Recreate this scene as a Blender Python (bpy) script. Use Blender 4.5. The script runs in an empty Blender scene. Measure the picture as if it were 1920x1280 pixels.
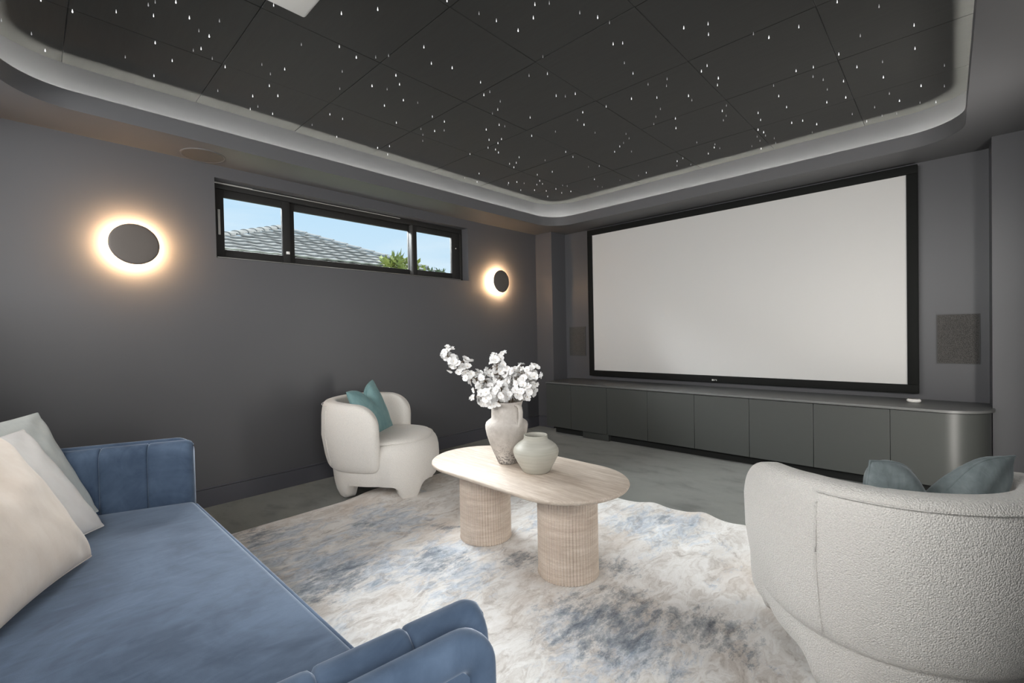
import bpy, bmesh, math, random
from math import sin, cos, pi, sqrt, exp, radians
from mathutils import Vector, Matrix, noise

random.seed(7)
SC = bpy.context.scene
COL = SC.collection

# ------------------------------------------------------------------ camera
cam_d = bpy.data.cameras.new('camera')
cam = bpy.data.objects.new('camera', cam_d)
COL.objects.link(cam)
cam_d.sensor_width = 36.0
cam_d.lens = 16.135
cam_d.clip_start = 0.02
R_ = Vector((0.72545719, 0.68796178, -0.020505))
U_ = Vector((0.00415945, 0.0254094, 0.99966848))
F_ = Vector((-0.68825473, 0.72530197, -0.01557189))
cam.matrix_world = Matrix(((R_.x, U_.x, -F_.x, 3.885), (R_.y, U_.y, -F_.y, 0.0),
                           (R_.z, U_.z, -F_.z, 1.2), (0, 0, 0, 1)))
SC.camera = cam

# ------------------------------------------------------------------ colour management
SC.view_settings.view_transform = 'Standard'
SC.view_settings.look = 'None'
SC.view_settings.exposure = 0.0
SC.view_settings.gamma = 1.0
SC.view_settings.use_curve_mapping = False


def srgb(r, g, b):
    def f(c):
        c /= 255.0
        return c / 12.92 if c <= 0.04045 else ((c + 0.055) / 1.055) ** 2.4
    return (f(r), f(g), f(b), 1.0)


# ------------------------------------------------------------------ sky
W = bpy.data.worlds.new('sky')
SC.world = W
W.use_nodes = True
nt = W.node_tree
nt.nodes.clear()
out = nt.nodes.new('ShaderNodeOutputWorld')
bg = nt.nodes.new('ShaderNodeBackground')
bg.inputs['Strength'].default_value = 1.12
tc = nt.nodes.new('ShaderNodeTexCoord')
sep = nt.nodes.new('ShaderNodeSeparateXYZ')
ramp = nt.nodes.new('ShaderNodeValToRGB')
ramp.color_ramp.elements[0].position = 0.0
ramp.color_ramp.elements[0].color = srgb(222, 238, 248)
ramp.color_ramp.elements[1].position = 0.6
ramp.color_ramp.elements[1].color = srgb(140, 196, 240)
e = ramp.color_ramp.elements.new(0.24)
e.color = srgb(192, 224, 247)
mapn = nt.nodes.new('ShaderNodeMapping')
mapn.inputs['Scale'].default_value = (2.0, 2.0, 14.0)
nz = nt.nodes.new('ShaderNodeTexNoise')
nz.inputs['Scale'].default_value = 1.6
nz.inputs['Detail'].default_value = 6.0
cr2 = nt.nodes.new('ShaderNodeValToRGB')
cr2.color_ramp.elements[0].position = 0.46
cr2.color_ramp.elements[0].color = (0, 0, 0, 1)
cr2.color_ramp.elements[1].position = 0.75
cr2.color_ramp.elements[1].color = (.6, .6, .6, 1)
mixs = nt.nodes.new('ShaderNodeMixRGB')
mixs.inputs['Color2'].default_value = srgb(226, 240, 250)
nt.links.new(tc.outputs['Generated'], sep.inputs[0])
nt.links.new(sep.outputs['Z'], ramp.inputs[0])
nt.links.new(tc.outputs['Generated'], mapn.inputs[0])
nt.links.new(mapn.outputs[0], nz.inputs['Vector'])
nt.links.new(nz.outputs[0], cr2.inputs[0])
nt.links.new(cr2.outputs[0], mixs.inputs['Fac'])
nt.links.new(ramp.outputs[0], mixs.inputs['Color1'])
nt.links.new(mixs.outputs[0], bg.inputs['Color'])
nt.links.new(bg.outputs[0], out.inputs['Surface'])

# ------------------------------------------------------------------ sun, daylight and added fill
def light(name, kind, loc, target, power, col=(1, 1, 1), sx=1.0, sy=1.0, spread=None):
    d = bpy.data.lights.new(name, kind)
    d.energy = power
    d.color = col
    if kind == 'AREA':
        d.shape = 'RECTANGLE'
        d.size = sx
        d.size_y = sy
        if spread:
            d.spread = spread
    o = bpy.data.objects.new(name, d)
    COL.objects.link(o)
    o.location = loc
    v = Vector(target) - Vector(loc)
    o.rotation_euler = v.to_track_quat('-Z', 'Y').to_euler()
    return o

sun = light('sun', 'SUN', (-3, 9, 20), (0, 0, 0), 5.2, (1.0, 0.96, 0.88))
sun.data.angle = radians(2)
# bright sky above the side window, coming down through the glass
light('window_daylight', 'AREA', (-1.7, 2.19, 4.55), (0.0, 2.19, 2.1), 4900, (0.96, 0.985, 1.0), 4.6, 3.4)
# added rear fill, through an assumed opening behind the camera over the sofa
light('rear_fill', 'AREA', (2.15, -2.6, 2.25), (2.15, 4.8, 1.9), 225, (1.0, 0.985, 0.96), 5.2, 1.5)
light('side_opening_fill', 'AREA', (4.378, 3.595, 1.05), (4.0, 3.595, 1.05), 30, (1.0, 0.96, 0.9), 0.34, 2.05)  # added lamp in an assumed opening, gives the cabinet-end streak
light('rear_near_fill', 'AREA', (2.15, -0.85, 2.2), (2.0, 1.6, 0.6), 64, (1.0, 0.985, 0.96), 3.3, 0.8)  # added near fill in the same assumed rear opening
# added fill, through an assumed doorway beside the camera
light('doorway_fill', 'AREA', (4.75, 0.25, 1.55), (1.6, 1.3, 0.6), 46, (1.0, 0.97, 0.93), 1.1, 2.0)

# ------------------------------------------------------------------ helpers
def link_obj(name, me, mat=None, parent=None, loc=None):
    o = bpy.data.objects.new(name, me)
    COL.objects.link(o)
    if mat is not None and not me.materials:
        me.materials.append(mat)
    if parent is not None:
        o.parent = parent
    if loc is not None:
        o.location = loc
    return o

def from_bm(name, bm, mat, parent=None, smooth=True, loc=None, angle=None):
    bmesh.ops.recalc_face_normals(bm, faces=bm.faces)
    me = bpy.data.meshes.new(name)
    bm.to_mesh(me)
    bm.free()
    if smooth:
        for p in me.polygons:
            p.use_smooth = True
        if angle is not None:
            me.set_sharp_from_angle(angle=radians(angle))
    return link_obj(name, me, mat, parent, loc)

def pydata(name, v, f, mat, parent=None, smooth=True, loc=None, angle=None, recalc=True):
    me = bpy.data.meshes.new(name)
    me.from_pydata(v, [], f)
    if recalc:
        bm = bmesh.new()
        bm.from_mesh(me)
        bmesh.ops.remove_doubles(bm, verts=bm.verts, dist=1e-6)
        bmesh.ops.recalc_face_normals(bm, faces=bm.faces)
        bm.to_mesh(me)
        bm.free()
    if smooth:
        for p in me.polygons:
            p.use_smooth = True
        if angle is not None:
            me.set_sharp_from_angle(angle=radians(angle))
    return link_obj(name, me, mat, parent, loc)

def bm_box(bm, x0, x1, y0, y1, z0, z1, bev=0.0, seg=2, M=None):
    r = bmesh.ops.create_cube(bm, size=1.0)
    vs = r['verts']
    for v in vs:
        v.co = Vector(((x0 + x1) / 2 + v.co.x * (x1 - x0), (y0 + y1) / 2 + v.co.y * (y1 - y0),
                       (z0 + z1) / 2 + v.co.z * (z1 - z0)))
    if bev > 0:
        es = list({e for v in vs for e in v.link_edges})
        rr = bmesh.ops.bevel(bm, geom=es, offset=bev, segments=seg, profile=0.5, affect='EDGES')
        vs = list({v for v in vs if v.is_valid} | set(rr['verts']))
    if M is not None:
        for v in vs:
            v.co = M @ v.co
    return vs

def box(name, x0, x1, y0, y1, z0, z1, mat, parent=None, bev=0.0, seg=2, M=None):
    bm = bmesh.new()
    bm_box(bm, x0, x1, y0, y1, z0, z1, bev, seg, M)
    return from_bm(name, bm, mat, parent, smooth=bev > 0, angle=40)

def boxes(name, lst, mat, parent=None, bev=0.0):
    bm = bmesh.new()
    for b in lst:
        bm_box(bm, *b, bev=bev)
    return from_bm(name, bm, mat, parent, smooth=bev > 0, angle=40)

def lathe(name, prof, mat, parent=None, n=64, loc=None, fn=None, angle=None):
    v, f = [], []
    for (r, z) in prof:
        for i in range(n):
            t = 2 * pi * i / n
            p = Vector((r * cos(t), r * sin(t), z))
            if fn:
                p = fn(p, t)
            v.append(p)
    m = len(prof)
    for j in range(m - 1):
        for i in range(n):
            a, b = j * n + i, j * n + (i + 1) % n
            f.append((a, b, b + n, a + n))
    f.append(tuple(range(n))[::-1])
    f.append(tuple((m - 1) * n + i for i in range(n)))
    return pydata(name, v, f, mat, parent, loc=loc, angle=angle)

def tube(bm, pts, rad, n=8, cap=True):
    pts = [Vector(p) for p in pts]
    rings = []
    up = Vector((0, 0, 1))
    for i, p in enumerate(pts):
        d = (pts[min(i + 1, len(pts) - 1)] - pts[max(i - 1, 0)]).normalized()
        a = d.cross(up)
        if a.length < 1e-3:
            a = d.cross(Vector((1, 0, 0)))
        a.normalize()
        b = d.cross(a)
        rr = rad[i] if isinstance(rad, (list, tuple)) else rad
        rings.append([bm.verts.new(p + a * (rr * cos(2 * pi * k / n)) + b * (rr * sin(2 * pi * k / n))) for k in range(n)])
    for i in range(len(rings) - 1):
        for k in range(n):
            bm.faces.new((rings[i][k], rings[i][(k + 1) % n], rings[i + 1][(k + 1) % n], rings[i + 1][k]))
    if cap:
        bm.faces.new(rings[0][::-1])
        bm.faces.new(rings[-1])

def closed_tube(bm, pts, rad, n=8):
    pts = [Vector(p) for p in pts]
    rings = []
    N = len(pts)
    for i, p in enumerate(pts):
        d = (pts[(i + 1) % N] - pts[i - 1]).normalized()
        a = d.cross(Vector((0, 0, 1))).normalized()
        b = d.cross(a)
        rings.append([bm.verts.new(p + a * (rad * cos(2 * pi * k / n)) + b * (rad * sin(2 * pi * k / n))) for k in range(n)])
    for i in range(N):
        for k in range(n):
            j = (i + 1) % N
            bm.faces.new((rings[i][k], rings[i][(k + 1) % n], rings[j][(k + 1) % n], rings[j][k]))

def thing(name, label, cat, loc=(0, 0, 0), rz=0.0, group=None):
    o = bpy.data.objects.new(name, None)
    COL.objects.link(o)
    o.empty_display_size = 0.1
    o.location = loc
    o.rotation_euler = (0, 0, rz)
    return tag(o, label, cat, group)

def tag(o, label, cat, group=None):
    o['label'] = label
    o['category'] = cat
    if group:
        o['group'] = group
    return o

def struct(o):
    o['kind'] = 'structure'
    return o

# ------------------------------------------------------------------ materials
class Mat:
    def __init__(s, name, base=(0.5, 0.5, 0.5, 1), rough=0.6, metal=0.0, spec=0.5, sheen=0.0):
        s.m = bpy.data.materials.new(name)
        s.m.use_nodes = True
        s.t = s.m.node_tree
        s.b = s.t.nodes['Principled BSDF']
        s.b.inputs['Base Color'].default_value = base
        s.b.inputs['Roughness'].default_value = rough
        s.b.inputs['Metallic'].default_value = metal
        s.b.inputs['Specular IOR Level'].default_value = spec
        if sheen:
            s.b.inputs['Sheen Weight'].default_value = sheen
            s.b.inputs['Sheen Roughness'].default_value = 0.35
        s._c = None

    def n(s, typ, **kw):
        nd = s.t.nodes.new(typ)
        for k, v in kw.items():
            if k.startswith('_'):
                setattr(nd, k[1:], v)
            else:
                nd.inputs[k.replace('__', ' ')].default_value = v
        return nd

    def l(s, a, b):
        s.t.links.new(a, b)

    def coord(s, scale=(1, 1, 1), rot=(0, 0, 0)):
        if s._c is None:
            s._c = s.n('ShaderNodeTexCoord')
        mp = s.n('ShaderNodeMapping')
        mp.inputs['Scale'].default_value = scale
        mp.inputs['Rotation'].default_value = rot
        s.l(s._c.outputs['Object'], mp.inputs['Vector'])
        return mp.outputs['Vector']

    def noise(s, scale, detail=4, rough=0.55, vec=None, dist=0.0):
        nd = s.n('ShaderNodeTexNoise')
        nd.inputs['Scale'].default_value = scale
        nd.inputs['Detail'].default_value = detail
        nd.inputs['Roughness'].default_value = rough
        nd.inputs['Distortion'].default_value = dist
        s.l(vec if vec is not None else s.coord(), nd.inputs['Vector'])
        return nd.outputs['Fac']

    def voro(s, scale, vec=None, feature='F1', smooth=None):
        nd = s.n('ShaderNodeTexVoronoi')
        nd.feature = feature
        nd.inputs['Scale'].default_value = scale
        s.l(vec if vec is not None else s.coord(), nd.inputs['Vector'])
        return nd.outputs['Distance']

    def ramp(s, fac, stops):
        nd = s.n('ShaderNodeValToRGB')
        el = nd.color_ramp.elements
        while len(el) > 1:
            el.remove(el[-1])
        el[0].position, el[0].color = stops[0]
        for p, c in stops[1:]:
            q = el.new(p)
            q.color = c
        s.l(fac, nd.inputs[0])
        return nd.outputs[0]

    def math(s, op, a, b=None, clamp=False):
        nd = s.n('ShaderNodeMath')
        nd.operation = op
        nd.use_clamp = clamp
        for i, x in enumerate((a, b)):
            if x is None:
                continue
            if isinstance(x, (int, float)):
                nd.inputs[i].default_value = x
            else:
                s.l(x, nd.inputs[i])
        return nd.outputs[0]

    def mix(s, fac, a, b, mode='MIX'):
        nd = s.n('ShaderNodeMixRGB')
        nd.blend_type = mode
        for i, x in ((0, fac), (1, a), (2, b)):
            if isinstance(x, (int, float)):
                nd.inputs[i].default_value = x
            elif isinstance(x, tuple):
                nd.inputs[i].default_value = x
            else:
                s.l(x, nd.inputs[i])
        return nd.outputs[0]

    def color(s, c):
        s.l(c, s.b.inputs['Base Color'])
        return s

    def bump(s, h, strength=0.3, dist=0.01):
        nd = s.n('ShaderNodeBump')
        nd.inputs['Strength'].default_value = strength
        nd.inputs['Distance'].default_value = dist
        s.l(h, nd.inputs['Height'])
        s.l(nd.outputs[0], s.b.inputs['Normal'])
        return s

def W_(v):
    return (v, v, v, 1)

def paint(name, col, rough=0.55, spec=0.35, bump=0.06):
    m = Mat(name, col, rough, spec=spec)
    f = m.noise(1.3, 3)
    m.color(m.mix(f, tuple(c * 0.94 for c in col[:3]) + (1,), tuple(c * 1.06 for c in col[:3]) + (1,)))
    m.bump(m.noise(160, 2), bump, 0.002)
    return m.m

WALL = paint('charcoal_wall_paint', srgb(85, 85, 88), 0.42, 0.4)
SOFFIT = paint('charcoal_ceiling_paint', srgb(100, 100, 102), 0.5, 0.35)
BASEB = paint('charcoal_skirting_paint', srgb(82, 82, 88), 0.32, 0.45)
CABM = paint('grey_green_cabinet_lacquer', srgb(68, 70, 68), 0.36, 0.5, 0.02)
BENCHM = paint('grey_bench_lacquer', srgb(96, 97, 96), 0.4, 0.6, 0.02)
DARKGAP = Mat('dark_recess', srgb(20, 22, 21), 0.8).m

def _tile():
    m = Mat('black_acoustic_felt', srgb(58, 58, 57), 0.92, spec=0.15, sheen=0.15)
    v = m.coord((1, 9, 1))
    a = m.noise(6, 5, 0.6, v)
    m.color(m.mix(a, srgb(57, 57, 56), srgb(64, 64, 62)))
    m.bump(m.noise(300, 2), 0.25, 0.002)
    return m.m
TILEM = _tile()

def _carpet():
    m = Mat('grey_green_carpet', srgb(100, 104, 101), 0.95, spec=0.1, sheen=0.25)
    a = m.noise(420, 2)
    b = m.noise(3.2, 6, 0.62, m.coord((1, 1.7, 1)))
    c1 = m.mix(a, srgb(88, 90, 86), srgb(130, 132, 127))
    c2 = m.ramp(b, [(0.32, W_(0.62)), (0.47, W_(0.95)), (0.7, W_(1.08))])
    m.color(m.mix(1.0, c1, c2, 'MULTIPLY'))
    m.bump(m.math('ADD', a, m.math('MULTIPLY', m.noise(60, 3), 0.6)), 0.5, 0.006)
    return m.m
CARPET = _carpet()

def _boucle(name, scale, base, strength=0.8, dist=0.006):
    m = Mat(name, base, 0.95, spec=0.12, sheen=0.3)
    vv = m.voro(scale)
    nn = m.noise(scale * 0.8, 3, 0.6)
    m.color(m.mix(m.ramp(vv, [(0.1, W_(0)), (0.65, W_(1))]), base, tuple(c * 0.88 for c in base[:3]) + (1,)))
    h = m.math('ADD', m.math('MULTIPLY', vv, -1.0), m.math('MULTIPLY', nn, 0.9))
    m.bump(h, strength, dist)
    return m.m
BOUCLE = _boucle('coarse_cream_boucle', 230, srgb(236, 233, 228), 0.7, 0.005)
BOUCLE_F = _boucle('fine_cream_boucle', 260, srgb(240, 236, 230), 0.4, 0.003)

def _velvet(name, a, b, sheen=0.8, tint=(0.75, 0.85, 1, 1), sc=2.2, rough=0.75):
    m = Mat(name, a, rough, spec=0.2, sheen=sheen)
    m.b.inputs['Sheen Tint'].default_value = tint
    n1 = m.noise(sc, 6, 0.6, m.coord((1, 1, 1)), 1.2)
    n2 = m.noise(sc * 4.5, 4, 0.6, m.coord((2.4, 1, 1)), 0.6)
    f = m.math('ADD', m.math('MULTIPLY', n1, 0.7), m.math('MULTIPLY', n2, 0.3))
    m.color(m.ramp(f, [(0.36, a), (0.62, b)]))
    m.bump(m.math('ADD', n2, m.math('MULTIPLY', m.noise(500, 1), 0.3)), 0.12, 0.004)
    return m.m
SOFAV = _velvet('slate_blue_velvet', srgb(58, 74, 96), srgb(92, 110, 134), 0.75)
TEALV = _velvet('teal_velvet', srgb(108, 144, 147), srgb(130, 162, 164), 0.3, (0.8, 1, 1, 1), 5)
GREYV = _velvet('blue_grey_velvet', srgb(104, 114, 116), srgb(142, 152, 154), 0.35, (0.85, 0.95, 1, 1), 5)
CREAMV = _velvet('cream_velvet', srgb(232, 218, 204), srgb(240, 228, 216), 0.15, (1, 1, 1, 1), 4)
WHITEF = _velvet('white_cotton', srgb(240, 236, 232), srgb(246, 243, 240), 0.1, (1, 1, 1, 1), 4)
PALEV = _velvet('pale_grey_green_velvet', srgb(204, 210, 208), srgb(222, 226, 223), 0.15, (1, 1, 1, 1), 4)

def _travertine(name, scale, lo, hi):
    m = Mat(name, hi, 0.55, spec=0.35)
    v = m.coord(scale)
    a = m.noise(3.0, 7, 0.65, v, 0.4)
    b = m.noise(16, 5, 0.6, v)
    f = m.math('ADD', m.math('MULTIPLY', a, 0.6), m.math('MULTIPLY', b, 0.4))
    m.color(m.ramp(f, [(0.3, lo), (0.5, tuple((x + y) / 2 for x, y in zip(lo, hi))), (0.66, hi)]))
    m.bump(f, 0.08, 0.004)
    return m.m
TRAV_TOP = _travertine('travertine_table_top', (1.2, 14, 14), srgb(168, 150, 133), srgb(220, 209, 197))
TRAV_LEG = _travertine('travertine_fluted_leg', (1.4, 1.4, 16), srgb(184, 166, 150), srgb(226, 213, 200))

def _rug():
    m = Mat('abstract_rug_pile', srgb(215, 208, 200), 0.95, spec=0.08, sheen=0.2)
    vs = m.coord((1.7, 0.85, 1), (0, 0, radians(8)))
    warp = m.n('ShaderNodeTexNoise')
    warp.inputs['Scale'].default_value = 5.0
    warp.inputs['Detail'].default_value = 5.0
    m.l(vs, warp.inputs['Vector'])
    add = m.n('ShaderNodeVectorMath')
    add.operation = 'MULTIPLY_ADD'
    m.l(warp.outputs['Color'], add.inputs[0])
    add.inputs[1].default_value = (0.35, 0.35, 0)
    m.l(vs, add.inputs[2])
    V = add.outputs[0]
    mid = m.noise(6.5, 8, 0.72, V)
    fine = m.noise(24, 8, 0.75, V)
    base = m.ramp(m.math('ADD', m.math('MULTIPLY', mid, 0.6), m.math('MULTIPLY', fine, 0.4)),
                  [(0.34, srgb(160, 153, 147)), (0.45, srgb(204, 199, 194)), (0.53, srgb(224, 222, 219)), (0.66, srgb(235, 234, 233))])
    # warm beige areas
    warm = m.ramp(m.noise(2.1, 5, 0.6, m.coord((1.3, 0.8, 1), (0, 0, 0.3))), [(0.50, W_(0)), (0.66, W_(0.5))])
    base = m.mix(warm, base, m.mix(fine, srgb(176, 160, 146), srgb(216, 204, 192)))
    sepn = m.n('ShaderNodeSeparateXYZ')
    m.l(m.coord(), sepn.inputs[0])
    # blue washes, stronger towards the sofa side of the rug
    def blob(cx, cy, rx, ry):
        dx = m.math('DIVIDE', m.math('SUBTRACT', sepn.outputs[0], cx), rx)
        dy = m.math('DIVIDE', m.math('SUBTRACT', sepn.outputs[1], cy), ry)
        d = m.math('ADD', m.math('MULTIPLY', dx, dx), m.math('MULTIPLY', dy, dy))
        return m.math('SUBTRACT', 1.0, d, True)
    def total(lst):
        s = None
        for b in lst:
            q = blob(*b)
            s = q if s is None else m.math('MAXIMUM', s, q)
        return s
    bl = total([(1.55, 1.05, .55, .5), (1.95, 1.45, .5, .35), (1.25, 1.55, .4, .4), (2.6, 2.6, .45, .35), (2.95, 1.5, .4, .35), (1.0, 1.0, .3, .35), (2.1, 2.3, .3, .3)])
    patch = m.noise(4.6, 9, 0.76, V)
    streak = m.noise(9, 9, 0.8, m.coord((2.2, 1.0, 1), (0, 0, radians(14))))
    bmask = m.ramp(m.math('ADD', m.math('ADD', m.math('MULTIPLY', patch, 0.6), m.math('MULTIPLY', streak, 0.4)), m.math('MULTIPLY', bl, 0.135)), [(0.555, W_(0)), (0.61, W_(0.4)), (0.72, W_(0.85))])
    c = m.mix(bmask, base, m.ramp(fine, [(0.36, srgb(124, 142, 164)), (0.52, srgb(170, 186, 204)), (0.66, srgb(208, 217, 226))]))
    dk = total([(2.88, 1.56, .42, .34), (3.2, 1.82, .34, .22), (1.68, 1.04, .24, .28), (1.93, 1.47, .28, .2), (2.86, 1.79, .24, .18), (1.62, 1.76, .14, .13),
                (1.2, 1.43, .13, .12), (1.74, .9, .22, .2), (.86, .93, .28, .2), (2.24, 1.75, .22, .16), (2.66, 2.02, .2, .16), (2.6, 2.72, .13, .12)])
    dsrc = m.math('ADD', m.math('ADD', m.math('MULTIPLY', fine, 0.35), m.math('MULTIPLY', streak, 0.65)), m.math('MULTIPLY', dk, 0.17))
    dmask = m.ramp(dsrc, [(0.615, W_(0)), (0.66, W_(0.45)), (0.76, W_(0.85))])
    c = m.mix(dmask, c, m.ramp(mid, [(0.38, srgb(52, 64, 80)), (0.5, srgb(104, 112, 122)), (0.62, srgb(158, 161, 163))]))
    m.color(c)
    m.bump(m.math('ADD', m.math('MULTIPLY', fine, 1.0), m.math('MULTIPLY', m.noise(260, 2), 0.8)), 0.22, 0.005)
    return m.m
RUGM = _rug()

def _ceramic_rough():
    m = Mat('rough_limewashed_clay', srgb(196, 190, 184), 0.85, spec=0.2)
    a = m.noise(9, 6, 0.6)
    c = m.ramp(a, [(0.3, srgb(170, 163, 156)), (0.68, srgb(212, 206, 200))])
    sp = m.n('ShaderNodeSeparateXYZ')
    m.l(m.coord(), sp.inputs[0])
    low = m.math('MULTIPLY', m.math('SUBTRACT', 0.15, sp.outputs[2], True), 5.6, True)
    k = m.ramp(m.math('ADD', m.noise(75, 4, 0.65), m.math('MULTIPLY', low, 0.2)), [(0.60, W_(0)), (0.72, W_(0.8))])
    k2 = m.math('MULTIPLY', k, m.math('MULTIPLY', low, 1.6, True), True)
    m.color(m.mix(k2, c, srgb(104, 100, 100)))
    m.bump(m.math('ADD', m.noise(30, 5, 0.65), m.math('MULTIPLY', k2, -0.5)), 0.8, 0.010)
    return m.m
CLAY = _ceramic_rough()

def _ceramic_smooth():
    m = Mat('grey_green_stoneware', srgb(178, 176, 166), 0.5, spec=0.35)
    a = m.noise(5, 5, 0.6, m.coord((0.6, 0.6, 12)))
    m.color(m.ramp(a, [(0.3, srgb(168, 166, 155)), (0.7, srgb(192, 190, 181))]))
    m.bump(a, 0.15, 0.004)
    return m.m
STONEW = _ceramic_smooth()

SCREENW = Mat('matt_white_screen_fabric', srgb(206, 205, 203), 0.9, spec=0.1)
SCREENW.bump(SCREENW.noise(500, 1), 0.05, 0.001)
SCREENW = SCREENW.m
BLACKV = Mat('black_velvet_frame', srgb(22, 23, 22), 0.75, spec=0.2).m
ALU = Mat('dark_bronze_aluminium', srgb(44, 43, 42), 0.6, spec=0.2)
ALU.bump(ALU.noise(300, 2), 0.05, 0.001)
ALU = ALU.m
STEEL = Mat('satin_steel', srgb(170, 168, 164), 0.35, metal=0.8).m
WHITEPL = Mat('white_plastic', srgb(232, 230, 226), 0.35).m
SEAL = Mat('pale_weather_seal', srgb(176, 174, 170), 0.6).m
LAMPD = paint('brown_grey_lamp_metal', srgb(94, 88, 84), 0.5, 0.3, 0.03)
GREEN = Mat('dark_grille_rim', srgb(66, 66, 65), 0.6).m

def _grille():
    m = Mat('perforated_speaker_grille', srgb(62, 61, 60), 0.75, spec=0.25)
    d = m.voro(230)
    m.color(m.mix(m.ramp(d, [(0.25, W_(0)), (0.5, W_(1))]), srgb(34, 34, 33), srgb(84, 82, 80)))
    m.bump(d, 0.4, 0.003)
    return m.m
GRILLE = _grille()
GRILLE_C = paint('painted_ceiling_grille', srgb(92, 90, 87), 0.6, 0.3, 0.3)

def emit(name, col, s):
    m = bpy.data.materials.new(name)
    m.use_nodes = True
    t = m.node_tree
    t.nodes.clear()
    o = t.nodes.new('ShaderNodeOutputMaterial')
    e = t.nodes.new('ShaderNodeEmission')
    e.inputs[0].default_value = col
    e.inputs[1].default_value = s
    t.links.new(e.outputs[0], o.inputs[0])
    return m
LED = emit('cove_led', (1.0, 0.99, 0.91, 1), 100.0)
WARM = emit('warm_sconce_led', (1.0, 0.62, 0.32, 1), 260.0)
STAR = emit('fibre_star', (1, 1, 1, 1), 1.3)
STAR_DIM = emit('fibre_star_dim', (1, 1, 1, 1), 0.4)

def _glass():
    m = bpy.data.materials.new('window_glass')
    m.use_nodes = True
    t = m.node_tree
    t.nodes.clear()
    o = t.nodes.new('ShaderNodeOutputMaterial')
    a = t.nodes.new('ShaderNodeBsdfTransparent')
    a.inputs[0].default_value = (0.97, 0.98, 0.98, 1)
    g = t.nodes.new('ShaderNodeBsdfGlossy')
    g.inputs['Roughness'].default_value = 0.02
    fr = t.nodes.new('ShaderNodeFresnel')
    fr.inputs[0].default_value = 1.3
    mx = t.nodes.new('ShaderNodeMixShader')
    t.links.new(fr.outputs[0], mx.inputs[0])
    t.links.new(a.outputs[0], mx.inputs[1])
    t.links.new(g.outputs[0], mx.inputs[2])
    t.links.new(mx.outputs[0], o.inputs[0])
    return m
GLASS = _glass()

def _rooftile():
    m = Mat('weathered_concrete_tile', srgb(176, 172, 166), 0.9, spec=0.2)
    a = m.noise(5, 6, 0.65)
    b = m.noise(30, 4, 0.6)
    m.color(m.mix(m.math('MULTIPLY', b, 0.5), m.ramp(a, [(0.3, srgb(138, 132, 126)), (0.65, srgb(196, 193, 188))]), srgb(150, 148, 142)))
    m.bump(b, 0.4, 0.01)
    return m.m
ROOFT = _rooftile()
MORTAR = Mat('ridge_mortar', srgb(120, 112, 102), 0.95).m
BRICKW = paint('neighbour_render', srgb(190, 182, 170), 0.8)
LEAFM = Mat('yellow_green_leaf', srgb(150, 170, 72), 0.5, spec=0.3)
LEAFM.color(LEAFM.mix(LEAFM.noise(2.5, 3), srgb(104, 118, 62), srgb(196, 200, 118)))
LEAFM = LEAFM.m
LEAFD = Mat('dull_green_leaf', srgb(92, 108, 72), 0.6, spec=0.25)
LEAFD.color(LEAFD.mix(LEAFD.noise(2.5, 3), srgb(80, 96, 66), srgb(128, 142, 104)))
LEAFD = LEAFD.m
BARK = paint('shrub_bark', srgb(92, 78, 64), 0.9)
GRASS = Mat('lawn', srgb(96, 112, 70), 0.95)
GRASS.color(GRASS.mix(GRASS.noise(8, 5), srgb(62, 70, 50), srgb(92, 98, 74)))
GRASS = GRASS.m
PETAL = Mat('white_petal', srgb(246, 245, 243), 0.7, spec=0.2)
PETAL.color(PETAL.mix(PETAL.noise(40, 2), srgb(240, 238, 236), srgb(250, 250, 250)))
PETAL.b.inputs['Subsurface Weight'].default_value = 0.0
PETAL = PETAL.m
POLLEN = Mat('flower_centre', srgb(190, 160, 96), 0.8).m
TWIG = paint('brown_twig', srgb(112, 92, 70), 0.8)

# ------------------------------------------------------------------ room shell
XR, YB, YF, YR = 4.37, -0.45, 4.575, 4.86     # right wall, back wall, pillar face, recess wall
ZS, ZL, ZC = 2.484, 2.588, 2.765               # soffit, lip of the cove, tiled ceiling
WY0, WY1, WZ0, WZ1 = 0.967, 3.41, 1.808, 2.394

floor = struct(box('floor', -0.2, XR + 0.9, YB - 0.2, YR + 0.2, -0.1, 0.0, CARPET))
wl = struct(boxes('wall_left', [(-0.2, 0, YB - 0.2, WY0, 0, ZC + .1), (-0.2, 0, WY1, YR + .2, 0, ZC + .1),
                                (-0.2, 0, WY0, WY1, 0, WZ0), (-0.2, 0, WY0, WY1, WZ1, ZC + .1)], WALL))
bm = bmesh.new()
prof = [(0, YF), (0.262, YF), (0.262, YR), (4.11, YR), (4.11, YF), (XR, YF), (XR, YR + .2), (0, YR + .2)]
lo = [bm.verts.new((x, y, 0)) for x, y in prof]
hi = [bm.verts.new((x, y, ZS)) for x, y in prof]
for i in range(len(prof)):
    j = (i + 1) % len(prof)
    bm.faces.new((lo[i], lo[j], hi[j], hi[i]))
bm.faces.new(lo)
bm.faces.new(hi)
wf = struct(from_bm('wall_front', bm, WALL, smooth=False))
DY0, DY1, DZ = -0.16, 0.72, 2.1
EY0, EY1 = 3.42, 3.77          # assumed tall opening in the right wall, for the streak on the cabinet
wr = struct(boxes('wall_right', [(XR, XR + .2, YB - .2, DY0, 0, ZC + .1), (XR, XR + .2, DY1, EY0, 0, ZC + .1), (XR, XR + .2, EY1, YR + .2, 0, ZC + .1), (XR, XR + .2, EY0, EY1, DZ, ZC + .1),
                                 (XR, XR + .2, DY0, DY1, DZ, ZC + .1)], WALL))
wb = struct(boxes('wall_back', [(0, XR, YB - .2, YB, 0, 1.5), (0, XR, YB - .2, YB, 2.40, ZC + .1), (0, .35, YB - .2, YB, 1.5, 2.4), (3.95, XR, YB - .2, YB, 1.5, 2.4)], WALL))  # high opening is assumed, cut to let the rear fill in

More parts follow.
